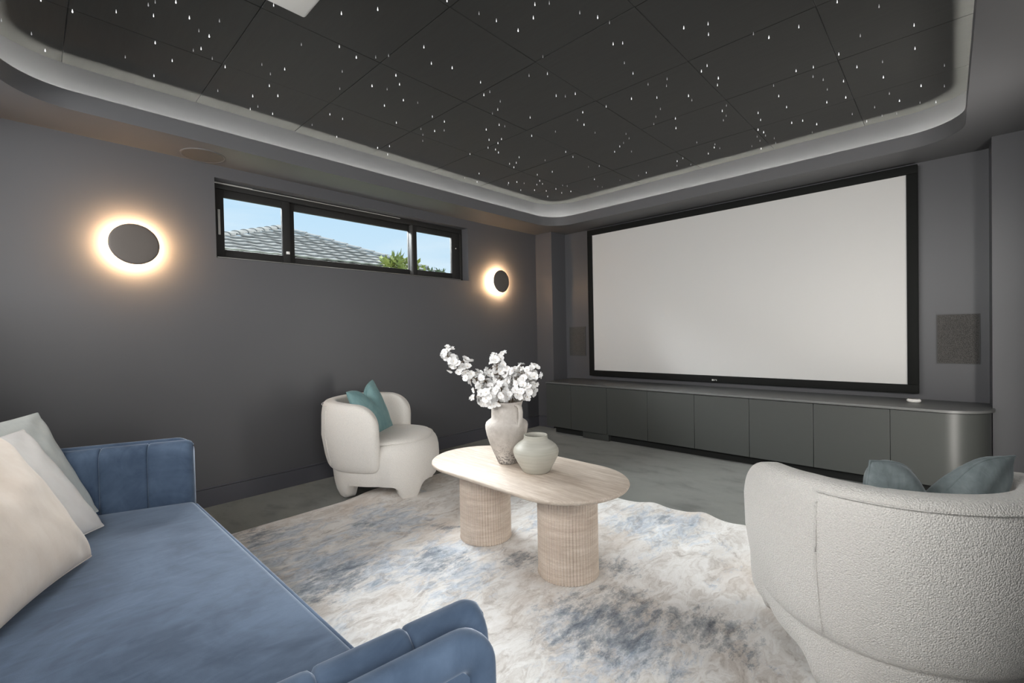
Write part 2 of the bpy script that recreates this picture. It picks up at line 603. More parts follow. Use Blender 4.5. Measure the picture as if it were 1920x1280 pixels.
def skirting(name, x0, x1, y0, y1, nx, ny):
    t = 0.016
    bm = bmesh.new()
    if nx:
        a, b = (x0, x0 + nx * t)
        bm_box(bm, min(a, b), max(a, b), y0, y1, 0, 0.128, 0.0)
        a, b = (x0, x0 + nx * t * 0.62)
        bm_box(bm, min(a, b), max(a, b), y0, y1, 0.128, 0.142, 0.004)
    else:
        a, b = (y0, y0 + ny * t)
        bm_box(bm, x0, x1, min(a, b), max(a, b), 0, 0.128, 0.0)
        a, b = (y0, y0 + ny * t * 0.62)
        bm_box(bm, x0, x1, min(a, b), max(a, b), 0.128, 0.142, 0.004)
    return struct(from_bm(name, bm, BASEB, smooth=False))
skirting('baseboard_left', 0, 0, YB, YF, 1, 0)
skirting('baseboard_front', 0.016, 0.262, YF, YF, 0, -1)
skirting('baseboard_right', XR, XR, DY1, EY0, -1, 0)

# bulkhead with the rounded tray and hidden LED trough
TX0, TX1, TY0, TY1, TR = 0.395, 3.975, -0.09, 4.445, 0.30

def rrect(off, z, n=14):
    x0, x1, y0, y1, r = TX0 - off, TX1 + off, TY0 - off, TY1 + off, TR + off
    pts = []
    for (cx, cy, a0) in ((x1 - r, y1 - r, 0), (x0 + r, y1 - r, 90), (x0 + r, y0 + r, 180), (x1 - r, y0 + r, 270)):
        for k in range(n + 1):
            a = radians(a0 + 90 * k / n)
            pts.append((cx + r * cos(a), cy + r * sin(a), z))
    return pts

NSEG = 14
oc = [(XR, YR, ZS), (0.0, YR, ZS), (0.0, YB, ZS), (XR, YB, ZS)]
outer = []
for c in oc:
    outer += [c] * (NSEG + 1)
bm = bmesh.new()
loops = [outer, rrect(0, ZS), rrect(0.0, ZL), rrect(0.012, ZL), rrect(0.012, 2.50), rrect(0.082, 2.50), rrect(0.082, ZC + 0.004)]
vv = [[bm.verts.new(p) for p in lp] for lp in loops]
N = len(loops[0])
for a in range(len(loops) - 1):
    for i in range(N):
        j = (i + 1) % N
        bm.faces.new((vv[a][i], vv[a][j], vv[a + 1][j], vv[a + 1][i]))
bmesh.ops.remove_doubles(bm, verts=bm.verts, dist=1e-6)
bmesh.ops.dissolve_degenerate(bm, edges=bm.edges, dist=1e-6)
trim = struct(from_bm('trim_1', bm, SOFFIT, smooth=True, angle=35))
bm = bmesh.new()
la = [bm.verts.new(p) for p in rrect(0.031, 2.512)]
lb = [bm.verts.new(p) for p in rrect(0.045, 2.512)]
for i in range(len(la)):
    j = (i + 1) % len(la)
    bm.faces.new((la[i], la[j], lb[j], lb[i]))
from_bm('led_strip', bm, LED, trim)

# tiled star ceiling
ceil = struct(box('ceiling', -0.2, XR + 3.0, YB - 3.0, YR + .2, ZC + 0.03, ZC + 0.1, DARKGAP))  # unseen overhang past the walls is added to block the sun
PIT = 0.6285
xs = [0.30] + [0.912 + PIT * k for k in range(5)] + [4.07]
ys = [-0.185] + [0.1675 + PIT * k for k in range(7)] + [4.535]
for i in range(len(xs) - 1):
    for j in range(len(ys) - 1):
        dz = random.uniform(-0.002, 0.0015)
        g = 0.0016
        box('ceiling_tile', xs[i] + g, xs[i + 1] - g, ys[j] + g, ys[j + 1] - g, ZC + dz, ZC + 0.028, TILEM, ceil, bev=0.0015, seg=1)

# fibre stars, hanging slightly below the tiles
STARS = [
 # x, y, brightness : main ones read off the room, metres on the ceiling
]
def star_mesh():
    bmB, bmD = bmesh.new(), bmesh.new()
    pts = []
    tries = 0
    while len(pts) < 330 and tries < 30000:
        tries += 1
        x = random.uniform(TX0 + 0.02, TX1 - 0.02)
        y = random.uniform(-0.05, TY1 - 0.02)
        dens = 0.42 + 0.58 * (0.5 + 0.5 * noise.noise(Vector((x * 1.3, y * 1.3, 3.1))))
        dens *= 0.55 + 0.45 * min(1.0, y / 2.6)
        if random.random() > dens:
            continue
        if any((x - a) ** 2 + (y - b) ** 2 < 0.045 ** 2 for a, b in pts):
            continue
        pts.append((x, y))
    for k, (x, y) in enumerate(pts):
        b = bmB if random.random() < 0.6 else bmD
        r = random.uniform(0.0020, 0.0036) if b is bmB else random.uniform(0.0018, 0.0028)
        prof = [(0.25 * r, 0.0), (0.45 * r, -0.006), (0.9 * r, -0.011), (r, -0.014), (0.6 * r, -0.0175)]
        rings = []
        for (q, z) in prof:
            rings.append([b.verts.new((x + q * cos(2 * pi * i / 6), y + q * sin(2 * pi * i / 6), ZC + z)) for i in range(6)])
        for a in range(len(rings) - 1):
            for i in range(6):
                b.faces.new((rings[a][i], rings[a][(i + 1) % 6], rings[a + 1][(i + 1) % 6], rings[a + 1][i]))
        b.faces.new(rings[-1])
    return bmB, bmD
sB, sD = star_mesh()
o = from_bm('star_light', sB, STAR, ceil)
o['kind'] = 'stuff'
o = from_bm('faint_star_light', sD, STAR_DIM, ceil)
o['kind'] = 'stuff'

# round speaker in the bulkhead
t = thing('ceiling_speaker', 'round flush ceiling speaker painted grey in the bulkhead left of the window', 'speaker', (0.146, 0.868, ZS))
lathe('rim', [(0.001, 0.0), (0.132, 0.0), (0.132, -0.004), (0.126, -0.006), (0.122, -0.003), (0.001, -0.003)], SOFFIT, t, 64, angle=25)
lathe('grille', [(0.001, -0.002), (0.121, -0.002), (0.121, -0.0045), (0.001, -0.0055)], GRILLE_C, t, 64, angle=25)

# ------------------------------------------------------------------ window
FX = -0.10
win = bpy.data.objects.new('window_1', None)
COL.objects.link(win)
win['kind'] = 'structure'
win.location = (FX, (WY0 + WY1) / 2, WZ0)
def wpart(name, lst, mat, bev=0.003, parent=None):
    cx, cy, cz = win.location
    L = [(a - cx, b - cx, c - cy, d - cy, e_ - cz, f_ - cz) for a, b, c, d, e_, f_ in lst]
    return boxes(name, L, mat, parent or win, bev)
GZ0, GZ1 = 1.892, 2.290
wpart('frame', [(FX - .09, FX, WY0, WY1, WZ0, 1.838), (FX - .09, FX, WY0, WY1, 2.345, WZ1),
                (FX - .09, FX, WY0, WY0 + 0.03, 1.838, 2.345), (FX - .09, FX, WY1 - .03, WY1, 1.838, 2.345)], ALU)
# sliding sash at the left
wpart('sash', [(FX - .045, FX - .012, WY0 + .03, 1.052, 1.838, 2.345), (FX - .045, FX - .012, 1.475, 1.537, 1.838, 2.345),
               (FX - .045, FX - .012, 1.052, 1.475, 1.838, GZ0), (FX - .045, FX - .012, 1.052, 1.475, GZ1, 2.345)], ALU)
wpart('sash', [(FX - .085, FX - .05, 1.5, 1.585, 1.838, 2.345), (FX - .085, FX - .05, 2.737, 2.76, 1.838, 2.345),
               (FX - .085, FX - .05, 1.585, 2.737, 1.838, GZ0), (FX - .085, FX - .05, 1.585, 2.737, GZ1, 2.345)], ALU)
wpart('sash', [(FX - .045, FX - .012, 2.757, 2.806, 1.838, 2.345), (FX - .045, FX - .012, 3.27, WY1 - .03, 1.838, 2.345),
               (FX - .045, FX - .012, 2.806, 3.27, 1.838, GZ0), (FX - .045, FX - .012, 2.806, 3.27, GZ1, 2.345)], ALU)
wpart('interlock_strip', [(FX - .05, FX - .004, 2.737, 2.757, 1.838, 2.345)], GREEN, 0.002)
wpart('glass_pane', [(FX - .030, FX - .026, 1.05, 1.477, GZ0 - .004, GZ1 + .004)], GLASS, 0)
wpart('glass_pane', [(FX - .070, FX - .066, 1.583, 2.739, GZ0 - .004, GZ1 + .004)], GLASS, 0)
wpart('glass_pane', [(FX - .030, FX - .026, 2.804, 3.272, GZ0 - .004, GZ1 + .004)], GLASS, 0)
wpart('pull_handle', [(FX - .012, FX - .002, 1.008, 1.024, 2.0, 2.19)], SEAL, 0.002)
wpart('latch', [(FX - .012, FX + .004, 1.498, 1.524, 1.905, 1.928)], WHITEPL, 0.003)
wpart('rivet', [(FX - .012, FX - .005, 3.318, 3.329, 2.168, 2.179)], WHITEPL, 0.002)
wpart('head_seal', [(FX - .001, FX + .006, WY0 + .01, 2.6, 2.3815, 2.3865), (FX - .001, FX + .008, WY0 + .01, 1.25, 2.384, 2.39)], SEAL, 0)
wpart('track', [(FX - .004, FX + .004, WY0 + .03, WY1 - .03, 1.826, 1.832)], STEEL, 0.001)

# ------------------------------------------------------------------ wall lamps
def sconce(x, y, z, nx, label, group=None):
    t = thing('wall_lamp', label, 'wall lamp', (x, y, z), 0 if nx > 0 else pi, group)
    def turn(p, t_):
        return Vector((p.z, p.x, p.y))
    lathe('disc', [(0.001, 0.062), (0.120, 0.062), (0.128, 0.064), (0.131, 0.067), (0.129, 0.070), (0.118, 0.073), (0.07, 0.076), (0.001, 0.077)], LAMPD, t, 72, fn=turn)
    lathe('backplate', [(0.001, 0.0), (0.05, 0.0), (0.05, 0.062), (0.001, 0.062)], LAMPD, t, 40, fn=turn)
    lathe('led_ring', [(0.092, 0.054), (0.118, 0.054), (0.118, 0.0605), (0.092, 0.0605)], WARM, t, 72, fn=turn)
    return t
sconce(0.0, 0.490, 1.834, 1, 'glowing round disc wall lamp left of the window, the larger and nearer one')
sconce(0.0, 3.862, 1.829, 1, 'glowing round disc wall lamp right of the window, near the corner')

# ------------------------------------------------------------------ projection screen
t = thing('projection_screen', 'large blank white projection screen in a black frame on the recessed wall', 'screen', (2.185, YR, 0.67))
SX0, SX1, SZ0, SZ1, FWD = 0.655 - 2.185, 3.722 - 2.185, 0.0, 1.79, 0.068
for (a, b, c, d) in ((SX0, SX1, SZ1 - FWD, SZ1), (SX0, SX1, SZ0, SZ0 + FWD), (SX0, SX0 + FWD, SZ0 + FWD, SZ1 - FWD), (SX1 - FWD, SX1, SZ0 + FWD, SZ1 - FWD)):
    box('frame_rail', a, b, -0.07, -0.015, c, d, BLACKV, t, 0.004)
box('screen_fabric', SX0 + FWD - .01, SX1 - FWD + .01, -0.058, -0.05, SZ0 + FWD - .01, SZ1 - FWD + .01, SCREENW, t)
for px in (-1.2, 0, 1.2):
    box('wall_bracket', px - .03, px + .03, -0.02, 0.0, 0.5, 1.4, BLACKV, t)
bd = box('badge', -0.047, 0.008, -0.0735, -0.0695, 0.012, 0.036, BLACKV, t, 0.001)
BADGE = Mat('silver_badge', srgb(205, 205, 200), 0.3, metal=0.3).m
bmq = bmesh.new()
bm_box(bmq, -0.044, -0.026, -0.0745, -0.0735, 0.016, 0.032)
bm_box(bmq, -0.018, -0.006, -0.0745, -0.0735, 0.028, 0.032)
bm_box(bmq, -0.018, -0.014, -0.0745, -0.0735, 0.016, 0.028)
bm_box(bmq, -0.002, 0.004, -0.0745, -0.0735, 0.016, 0.032)
from_bm('badge_mark', bmq, BADGE, bd, smooth=False)

def wall_speaker(x0, x1, z0, z1, label):
    cx = (x0 + x1) / 2
    t = thing('wall_speaker', label, 'speaker', (cx, YR, z0))
    w, h = (x1 - x0) / 2, z1 - z0
    bm = bmesh.new()
    for b in ((-w, w, -.008, 0, 0, .006), (-w, w, -.008, 0, h - .006, h), (-w, -w + .006, -.008, 0, .006, h - .006), (w - .006, w, -.008, 0, .006, h - .006)):
        bm_box(bm, *b)
    from_bm('rim', bm, GREEN, t, smooth=False)
    box('grille', -w + .006, w - .006, -.006, 0, .006, h - .006, GRILLE, t)
wall_speaker(0.315, 0.565, 0.908, 1.279, 'small dark rectangular wall speaker left of the screen')
wall_speaker(3.823, 4.062, 0.906, 1.284, 'dark rectangular wall speaker right of the screen')

# ------------------------------------------------------------------ low cabinet and its bench top
CY0 = 4.30
def round_end(x0, y0, off, z, n=18, r=0.265, xe=4.105):
    pts = [(x0, YR - 0.005, z), (x0, y0, z)]
    R = r
    cx, cy = xe - R, y0 + R
    for k in range(n + 1):
        a = radians(-90 + 90 * k / n)
        pts.append((cx + R * cos(a), cy + R * sin(a), z))
    pts.append((xe, YR - 0.005, z))
    return pts

def prism(name, pts, z0, z1, mat, parent=None, bev=0.0, base=(0, 0, 0), angle=30):
    bm = bmesh.new()
    lo = [bm.verts.new((p[0] - base[0], p[1] - base[1], z0 - base[2])) for p in pts]
    hi = [bm.verts.new((p[0] - base[0], p[1] - base[1], z1 - base[2])) for p in pts]
    n = len(pts)
    for i in range(n):
        bm.faces.new((lo[i], lo[(i + 1) % n], hi[(i + 1) % n], hi[i]))
    f1 = bm.faces.new(lo)
    f2 = bm.faces.new(hi)
    if bev:
        es = list(f1.edges) + list(f2.edges)
        bmesh.ops.bevel(bm, geom=es, offset=bev, segments=2, profile=0.5, affect='EDGES')
    return from_bm(name, bm, mat, parent, smooth=True, angle=angle)

CB = (2.2, 4.58, 0.0)
cab = thing('media_cabinet', 'long low grey built-in cabinet with plain doors and a rounded right end', 'cabinet', CB)
prism('carcass', round_end(0.375, CY0 + 0.022, 0, 0, xe=4.083, r=0.243), 0.095, 0.598, DARKGAP, cab, base=CB)
prism('recessed_plinth', [(0.42, 4.40, 0), (3.80, 4.40, 0), (4.03, 4.62, 0), (4.03, 4.84, 0), (0.42, 4.84, 0)], 0.002, 0.095, DARKGAP, cab, base=CB)
for (a, b) in ((0.357, 0.722), (0.722, 1.199), (1.199, 1.674), (1.674, 2.151), (2.151, 2.629), (2.629, 3.104), (3.104, 3.580)):
    box('door', a + .0015 - CB[0], b - .0015 - CB[0], CY0 - CB[1], CY0 + .02 - CB[1], 0.088, 0.598, CABM, cab, 0.0015, 1)
# curved end panel
pts_o = round_end(3.5815, CY0, 0, 0)[1:]
pts_i = round_end(3.5815, CY0 + .02, 0, 0, r=0.245, xe=4.085)[1:]
prism('curved_end_panel', pts_o + pts_i[::-1], 0.088, 0.598, CABM, cab, base=CB)
box('plinth_block', 0.846 - CB[0], 1.186 - CB[0], 4.352 - CB[1], 4.41 - CB[1], 0.002, 0.088, CABM, cab, 0.002)
bp = round_end(0.355, CY0 - 0.012, 0, 0, r=0.285, xe=4.122)
top = prism('bench_top', bp, 0.603, 0.621, BENCHM, None, 0.003, base=(2.2, 4.58, 0.603))
top.location = (2.2, 4.58, 0.603)
tag(top, 'thin grey bench top running along the low cabinet under the screen', 'bench top')

puck = thing('smart_speaker', 'small round white device on the bench top near its right end', 'device', (3.697, 4.63, 0.621))
lathe('body', [(0.001, 0.0), (0.034, 0.0), (0.041, 0.006), (0.043, 0.014), (0.041, 0.021), (0.034, 0.026)], WHITEPL, puck, 40)
lathe('top_ring', [(0.001, 0.0255), (0.030, 0.0255), (0.030, 0.0275), (0.001, 0.0265)], STEEL, puck, 40)

# ------------------------------------------------------------------ projector
pj = thing('projector', 'white projector hanging under the dark star ceiling', 'projector', (2.185, 0.64, 2.5))
bm = bmesh.new()
bm_box(bm, -0.195, 0.195, -0.17, 0.17, 0.0, 0.13, 0.012, 3)
from_bm('body', bm, WHITEPL, pj, angle=40)
box('ceiling_mount', -0.05, 0.05, -0.05, 0.05, 0.13, ZC - 2.5 - 0.003, WHITEPL, pj, 0.004)
def ydir(p, t_):
    return Vector((p.x, p.z, p.y))
o = lathe('lens', [(0.001, 0.168), (0.045, 0.168), (0.045, 0.19), (0.036, 0.192), (0.03, 0.178), (0.001, 0.176)], BLACKV, pj, 40, fn=ydir)
o.location = (0.06, 0, 0.065)

# ------------------------------------------------------------------ rug
def rug_z(x, y):
    z = 0.0
    far = max(0.0, min(1.0, (y - 1.9) / 0.9))
    far = far * far * (3 - 2 * far)
    for (cx, w, a, sl) in ((2.42, .075, .020, .10), (2.74, .07, .022, .12), (3.0, .06, .014, .1), (2.08, .09, .008, .1)):
        d = (x - cx - sl * (y - 2.9)) / w
        z += a * far * exp(-d * d)
    # hump by the armchair's feet
    d2 = ((x - 0.78) / 0.16) ** 2 + ((y - 1.80) / 0.16) ** 2
    z += 0.03 * exp(-d2)
    d2 = ((x - 0.80) / 0.12) ** 2 + ((y - 2.05) / 0.3) ** 2
    z += 0.012 * exp(-d2)
    z += 0.003 * (noise.noise(Vector((x * 3, y * 3, 0.5))))
    return max(z, 0.0)
def make_rug():
    x0, x1, y0, y1 = 0.69, 3.98, 0.42, 2.9
    nx, ny = 150, 110
    v, f = [], []
    for k, top_ in ((0, True), (1, False)):
        for j in range(ny + 1):
            for i in range(nx + 1):
                x = x0 + (x1 - x0) * i / nx
                y = y0 + (y1 - y0) * j / ny
                wob = 0.012 * noise.noise(Vector((x * 2.2, 7.7, 0)))
                yy = y + (wob + 0.06 * exp(-((x - 2.75) / .4) ** 2) - 0.03 * exp(-((x - 2.1) / .3) ** 2)) * (j / ny) ** 2
                xx = x + 0.008 * noise.noise(Vector((0.3, y * 2.5, 1.2))) * (1 - i / nx)
                h = rug_z(xx, yy)
                e = min(i, nx - i, j, ny - j)
                th = 0.013 if e > 0 else 0.007
                v.append((xx, yy, h + th + 0.002 if top_ else h + 0.002))
    n1 = (nx + 1) * (ny + 1)
    for j in range(ny):
        for i in range(nx):
            a = j * (nx + 1) + i
            f.append((a, a + 1, a + nx + 2, a + nx + 1))
            f.append((n1 + a, n1 + a + nx + 1, n1 + a + nx + 2, n1 + a + 1))
    def side(a, b):
        f.append((a, n1 + a, n1 + b, b))
    for i in range(nx):
        side(i, i + 1)
        side(ny * (nx + 1) + i + 1, ny * (nx + 1) + i)
    for j in range(ny):
        side((j + 1) * (nx + 1), j * (nx + 1))
        side(j * (nx + 1) + nx, (j + 1) * (nx + 1) + nx)
    return pydata('area_rug', v, f, RUGM, recalc=False)
rug = make_rug()
tag(rug, 'large cream, grey and blue abstract rug under the coffee table', 'rug')

# ------------------------------------------------------------------ barrel armchairs
def armchair(name, loc, ang, label, mat, zoff=0.0):
    t = thing(name, label, 'armchair', loc, ang)
    def plan(th, r):
        # a circle squared off a little
        c, s = cos(th), sin(th)
        k = (abs(c) ** 2.5 + abs(s) ** 2.5) ** (-1 / 2.5)
        return r * (0.55 + 0.45 * k)
    NA = 128
    prof = [(0.0, 0.372), (0.05, 0.382), (0.12, 0.394), (0.2, 0.402), (0.28, 0.404), (0.34, 0.398), (0.375, 0.386), (0.398, 0.370), (0.410, 0.352)]
    zt = 0.105
    def stretch(p):
        k = 1.13 if p[0] < 0 else 1.0
        return (p[0] * k, p[1], p[2])
    def bottom(th):
        best = 9
        for a in (45, 135, 225, 315):
            d = abs((math.degrees(th) - a + 180) % 360 - 180)
            best = min(best, d) if best != 9 else d
        w = (best - 11) / 11.0
        w = max(0.0, min(1.0, w))
        w = sqrt(max(0, 1 - (1 - w) ** 2)) if w > 0 else 0
        return zt * w
    v, f = [], []
    for (z, r) in prof:
        for i in range(NA):
            th = 2 * pi * i / NA
            zb = bottom(th)
            zz = zb + (z / 0.410) * (0.410 - zb)
            rr = r
            # radius follows the real height, feet turn in softly at the ground
            hh = zz
            for k in range(len(prof) - 1):
                if prof[k][0] <= hh <= prof[k + 1][0] + 1e-9:
                    u = (hh - prof[k][0]) / (prof[k + 1][0] - prof[k][0])
                    rr = prof[k][1] * (1 - u) + prof[k + 1][1] * u
            if z == 0.0:
                rr -= 0.012
            back = max(0.0, min(1.0, (0.40 - cos(th)) / 0.25))
            rr = plan(th, rr * (1 - 0.105 * back))
            v.append((rr * cos(th), rr * sin(th), zz))
    m = len(prof)
    # underside: foot width then inner wall up to the belly
    for (k, zf) in ((0.74, 'b'), (0.70, 't'), (0.02, 't')):
        for i in range(NA):
            th = 2 * pi * i / NA
            rr = plan(th, 0.345 * k)
            zz = bottom(th) if zf == 'b' else zt + 0.001
            v.append((rr * cos(th), rr * sin(th), zz))
    for j in range(m - 1):
        for i in range(NA):
            a, b = j * NA + i, j * NA + (i + 1) % NA
            f.append((a, b, b + NA, a + NA))
    seq = [0, m, m + 1, m + 2]
    for q in range(3):
        for i in range(NA):
            a, b = seq[q] * NA + i, seq[q] * NA + (i + 1) % NA
            c, d = seq[q + 1] * NA + (i + 1) % NA, seq[q + 1] * NA + i
            f.append((a, d, c, b))
    f.append(tuple(range((m + 2) * NA, (m + 3) * NA)))
    f.append(tuple(range((m - 1) * NA, m * NA)))
    pydata('base', [stretch(p) for p in v], f, mat, t, angle=60)
    # seat cushion top
    sp = [(0.352, 0.408), (0.350, 0.416), (0.335, 0.428), (0.29, 0.438), (0.2, 0.446), (0.1, 0.449), (0.001, 0.450)]
    v, f = [], []
    for (r, z) in sp:
        for i in range(NA):
            th = 2 * pi * i / NA
            rr = plan(th, r)
            v.append((rr * cos(th), rr * sin(th), z))
    for j in range(len(sp) - 1):
        for i in range(NA):
            a, b = j * NA + i, j * NA + (i + 1) % NA
            f.append((a, b, b + NA, a + NA))
    seat = pydata('seat', v, f, mat, t)
    bm = bmesh.new()
    closed_tube(bm, [(plan(2 * pi * i / NA, 0.357) * cos(2 * pi * i / NA), plan(2 * pi * i / NA, 0.357) * sin(2 * pi * i / NA), 0.411) for i in range(NA)], 0.004, 6)
    from_bm('piping', bm, mat, seat)
    # wraparound back shell
    half = radians(180 - 78)
    NU, NC = 110, 40
    ZB, ZT = 0.205, 0.715
    rings = []
    rmid = 0.375
    L = rmid * half
    for iu in range(NU + 1):
        u = -1 + 2 * iu / NU
        # finer steps at the ends
        u = math.copysign(1 - (1 - abs(u)) ** 1.25, u)
        th = pi + u * half
        d = (1 - abs(u)) * L
        def rnd(R):
            if d >= R:
                return 0.0
            return R * (1 - sqrt(max(0.0, 1 - (1 - d / R) ** 2)))
        top_ = ZT - rnd(0.17) - 0.022 * max(0.0, (abs(u) - 0.5) / 0.5)
        bot_ = ZB + rnd(0.07)
        tk = 0.5 if d >= 0.05 else 0.5 * max(0.12, sqrt(max(0.0, 1 - (1 - d / 0.05) ** 2)))
        ring = []
        for ic in range(NC):
            a = 2 * pi * ic / NC
            ca, sa = cos(a), sin(a)
            ex = 2.0 / 4.2
            px = math.copysign(abs(ca) ** ex, ca) * tk          # -0.5 .. 0.5 across thickness
            pz = math.copysign(abs(sa) ** (2.0 / 7.0), sa) * 0.5
            z = bot_ + (pz + 0.5) * (top_ - bot_)
            hz = (z - ZB) / (ZT - ZB)
            rout = 0.386 + 0.044 * sin(min(1.0, hz * 1.5) * pi / 2) - 0.014 * max(0, hz - 0.6) / 0.4
            thick = 0.105
            r = rout - thick * (0.5 - px)
            r = plan(th, r)
            ring.append((r * cos(th), r * sin(th), z))
        rings.append(ring)
    v = [stretch(p) for r in rings for p in r]
    f = []
    for j in range(NU):
        for i in range(NC):
            a, b = j * NC + i, j * NC + (i + 1) % NC
            f.append((a, b, b + NC, a + NC))
    f.append(tuple(range(NC)))
    f.append(tuple(NU * NC + i for i in range(NC)))
    sh = pydata('backrest', v, f, mat, t, angle=70)
    # stitched seams on the outside of the shell
    bm = bmesh.new()
    for us in (-0.45, 0.45):
        th = pi + us * half
        pts = []
        for k in range(20):
            z = 0.235 + (0.655 - 0.235) * k / 19
            hz = (z - ZB) / (ZT - ZB)
            rout = 0.386 + 0.044 * sin(min(1.0, hz * 1.5) * pi / 2) - 0.014 * max(0, hz - 0.6) / 0.4
            rr = plan(th, rout - 0.0004)
            pts.append(stretch((rr * cos(th), rr * sin(th), z)))
        tube(bm, pts, 0.0026, 6)
    pts = []
    for k in range(40):
        th = pi + (-0.45 + 0.90 * k / 39) * half
        rr = plan(th, 0.386 + 0.044 - 0.014 * 0.8 - 0.0004)
        pts.append(stretch((rr * cos(th), rr * sin(th), 0.688)))
    tube(bm, pts, 0.003, 6)
    from_bm('seam', bm, mat, sh)
    return t

armchair('armchair', (0.645, 1.945, 0.012), radians(39), 'cream boucle barrel armchair by the left wall, facing the coffee table', BOUCLE_F)
armchair('armchair', (3.69, 2.10, 0.014), radians(120), 'white boucle barrel armchair in the right foreground, seen from behind', BOUCLE)

# ------------------------------------------------------------------ pillows
def pillow(label, mat, w, h, t, M, chop=0.0, seed=0, ear=0.08, crease=0.4, name='throw_pillow', cat='cushion'):
    n = 44
    rnd = random.Random(seed)
    off = Vector((seed * 3.7, seed * 1.3, 0))
    def pt(u, v_, s):
        k = (max(0, 1 - u * u) * max(0, 1 - v_ * v_)) ** 0.42
        x = w / 2 * u * (1 - ear * cos(v_ * pi / 2))
        y = h / 2 * v_ * (1 - ear * cos(u * pi / 2))
        if chop:
            g = exp(-(u / 0.34) ** 2)
            y -= chop * g * max(0.0, (v_ + 0.5) / 1.5) ** 1.6
        z = t / 2 * k * s
        z += s * crease * 0.012 * noise.noise(Vector((u * 2.2, v_ * 2.2, s)) + off) * k
        # pulled creases near the corners
        cu = abs(u) * abs(v_)
        z += s * crease * (0.020 * sin(11 * (u - v_ * math.copysign(1, u * v_)) + seed) * cu ** 1.5 * k ** 0.6 + 0.010 * abs(noise.noise(Vector((u * 5 + v_ * 2, v_ * 1.6 - u, 3.3)) + off)) * k)
        if chop:
            z -= s * t * 0.16 * exp(-(u / 0.2) ** 2) * max(0.0, v_) * k
        return Vector((x, y, z))
    vs, f = [], []
    for s in (1, -1):
        for j in range(n + 1):
            for i in range(n + 1):
                # denser near the seam
                u = sin((-1 + 2 * i / n) * pi / 2)
                q = sin((-1 + 2 * j / n) * pi / 2)
                vs.append(pt(u, q, s))
    n1 = (n + 1) ** 2
    for j in range(n):
        for i in range(n):
            a = j * (n + 1) + i
            f.append((a, a + 1, a + n + 2, a + n + 1))
            f.append((n1 + a, n1 + a + n + 1, n1 + a + n + 2, n1 + a + 1))
    base = thing(name, label, cat)
    base.matrix_world = M
    body = pydata('cover', vs, f, mat, base)
    # seam round the edge
    bm = bmesh.new()
    ring = []
    for k in range(n):
        ring.append(pt(sin((-1 + 2 * k / n) * pi / 2), -1, 1))
    for k in range(n):
        ring.append(pt(1, sin((-1 + 2 * k / n) * pi / 2), 1))
    for k in range(n):
        ring.append(pt(sin((1 - 2 * k / n) * pi / 2), 1, 1))
    for k in range(n):
        ring.append(pt(-1, sin((1 - 2 * k / n) * pi / 2), 1))
    closed_tube(bm, ring, 0.003, 6)
    from_bm('edge_seam', bm, mat, base)
    return base

def pose(c, face, lean, roll=0.0):
    """centre, heading its face points to (deg from +X), lean back (deg), roll in its own plane (deg)"""
    a = radians(face)
    fwd = Vector((cos(a), sin(a), 0))
    up = Vector((0, 0, 1))
    ln = radians(lean)
    nrm = fwd * cos(ln) + up * sin(ln)
    vup = up * cos(ln) - fwd * sin(ln)
    side = vup.cross(nrm)
    r = radians(roll)
    s2 = side * cos(r) + vup * sin(r)
    v2 = -side * sin(r) + vup * cos(r)
    return Matrix(((s2.x, v2.x, nrm.x, c[0]), (s2.y, v2.y, nrm.y, c[1]), (s2.z, v2.z, nrm.z, c[2]), (0, 0, 0, 1)))

pillow('teal velvet cushion propped in the cream armchair by the left wall', TEALV, 0.43, 0.43, 0.15, pose((0.56, 1.86, 0.618), 32, 20, 7), 0.09, 2, 0.06)
pillow('blue-grey velvet cushion dented in the middle in the right foreground armchair', GREYV, 0.45, 0.41, 0.15, pose((3.836, 1.903, 0.607), 136, 15, 0), 0.13, 5, 0.05, 0.8)

# ------------------------------------------------------------------ sofa
SB = (2.2, 0.15, 0.0)
sofa = thing('sofa', 'slate blue velvet sofa with low channelled arms in the left foreground', 'sofa', SB)
def sofa_part(name, bm, mat=SOFAV, parent=None, angle=60):
    for v in bm.verts:
        v.co -= Vector(SB)
    return from_bm(name, bm, mat, parent or sofa, angle=angle)

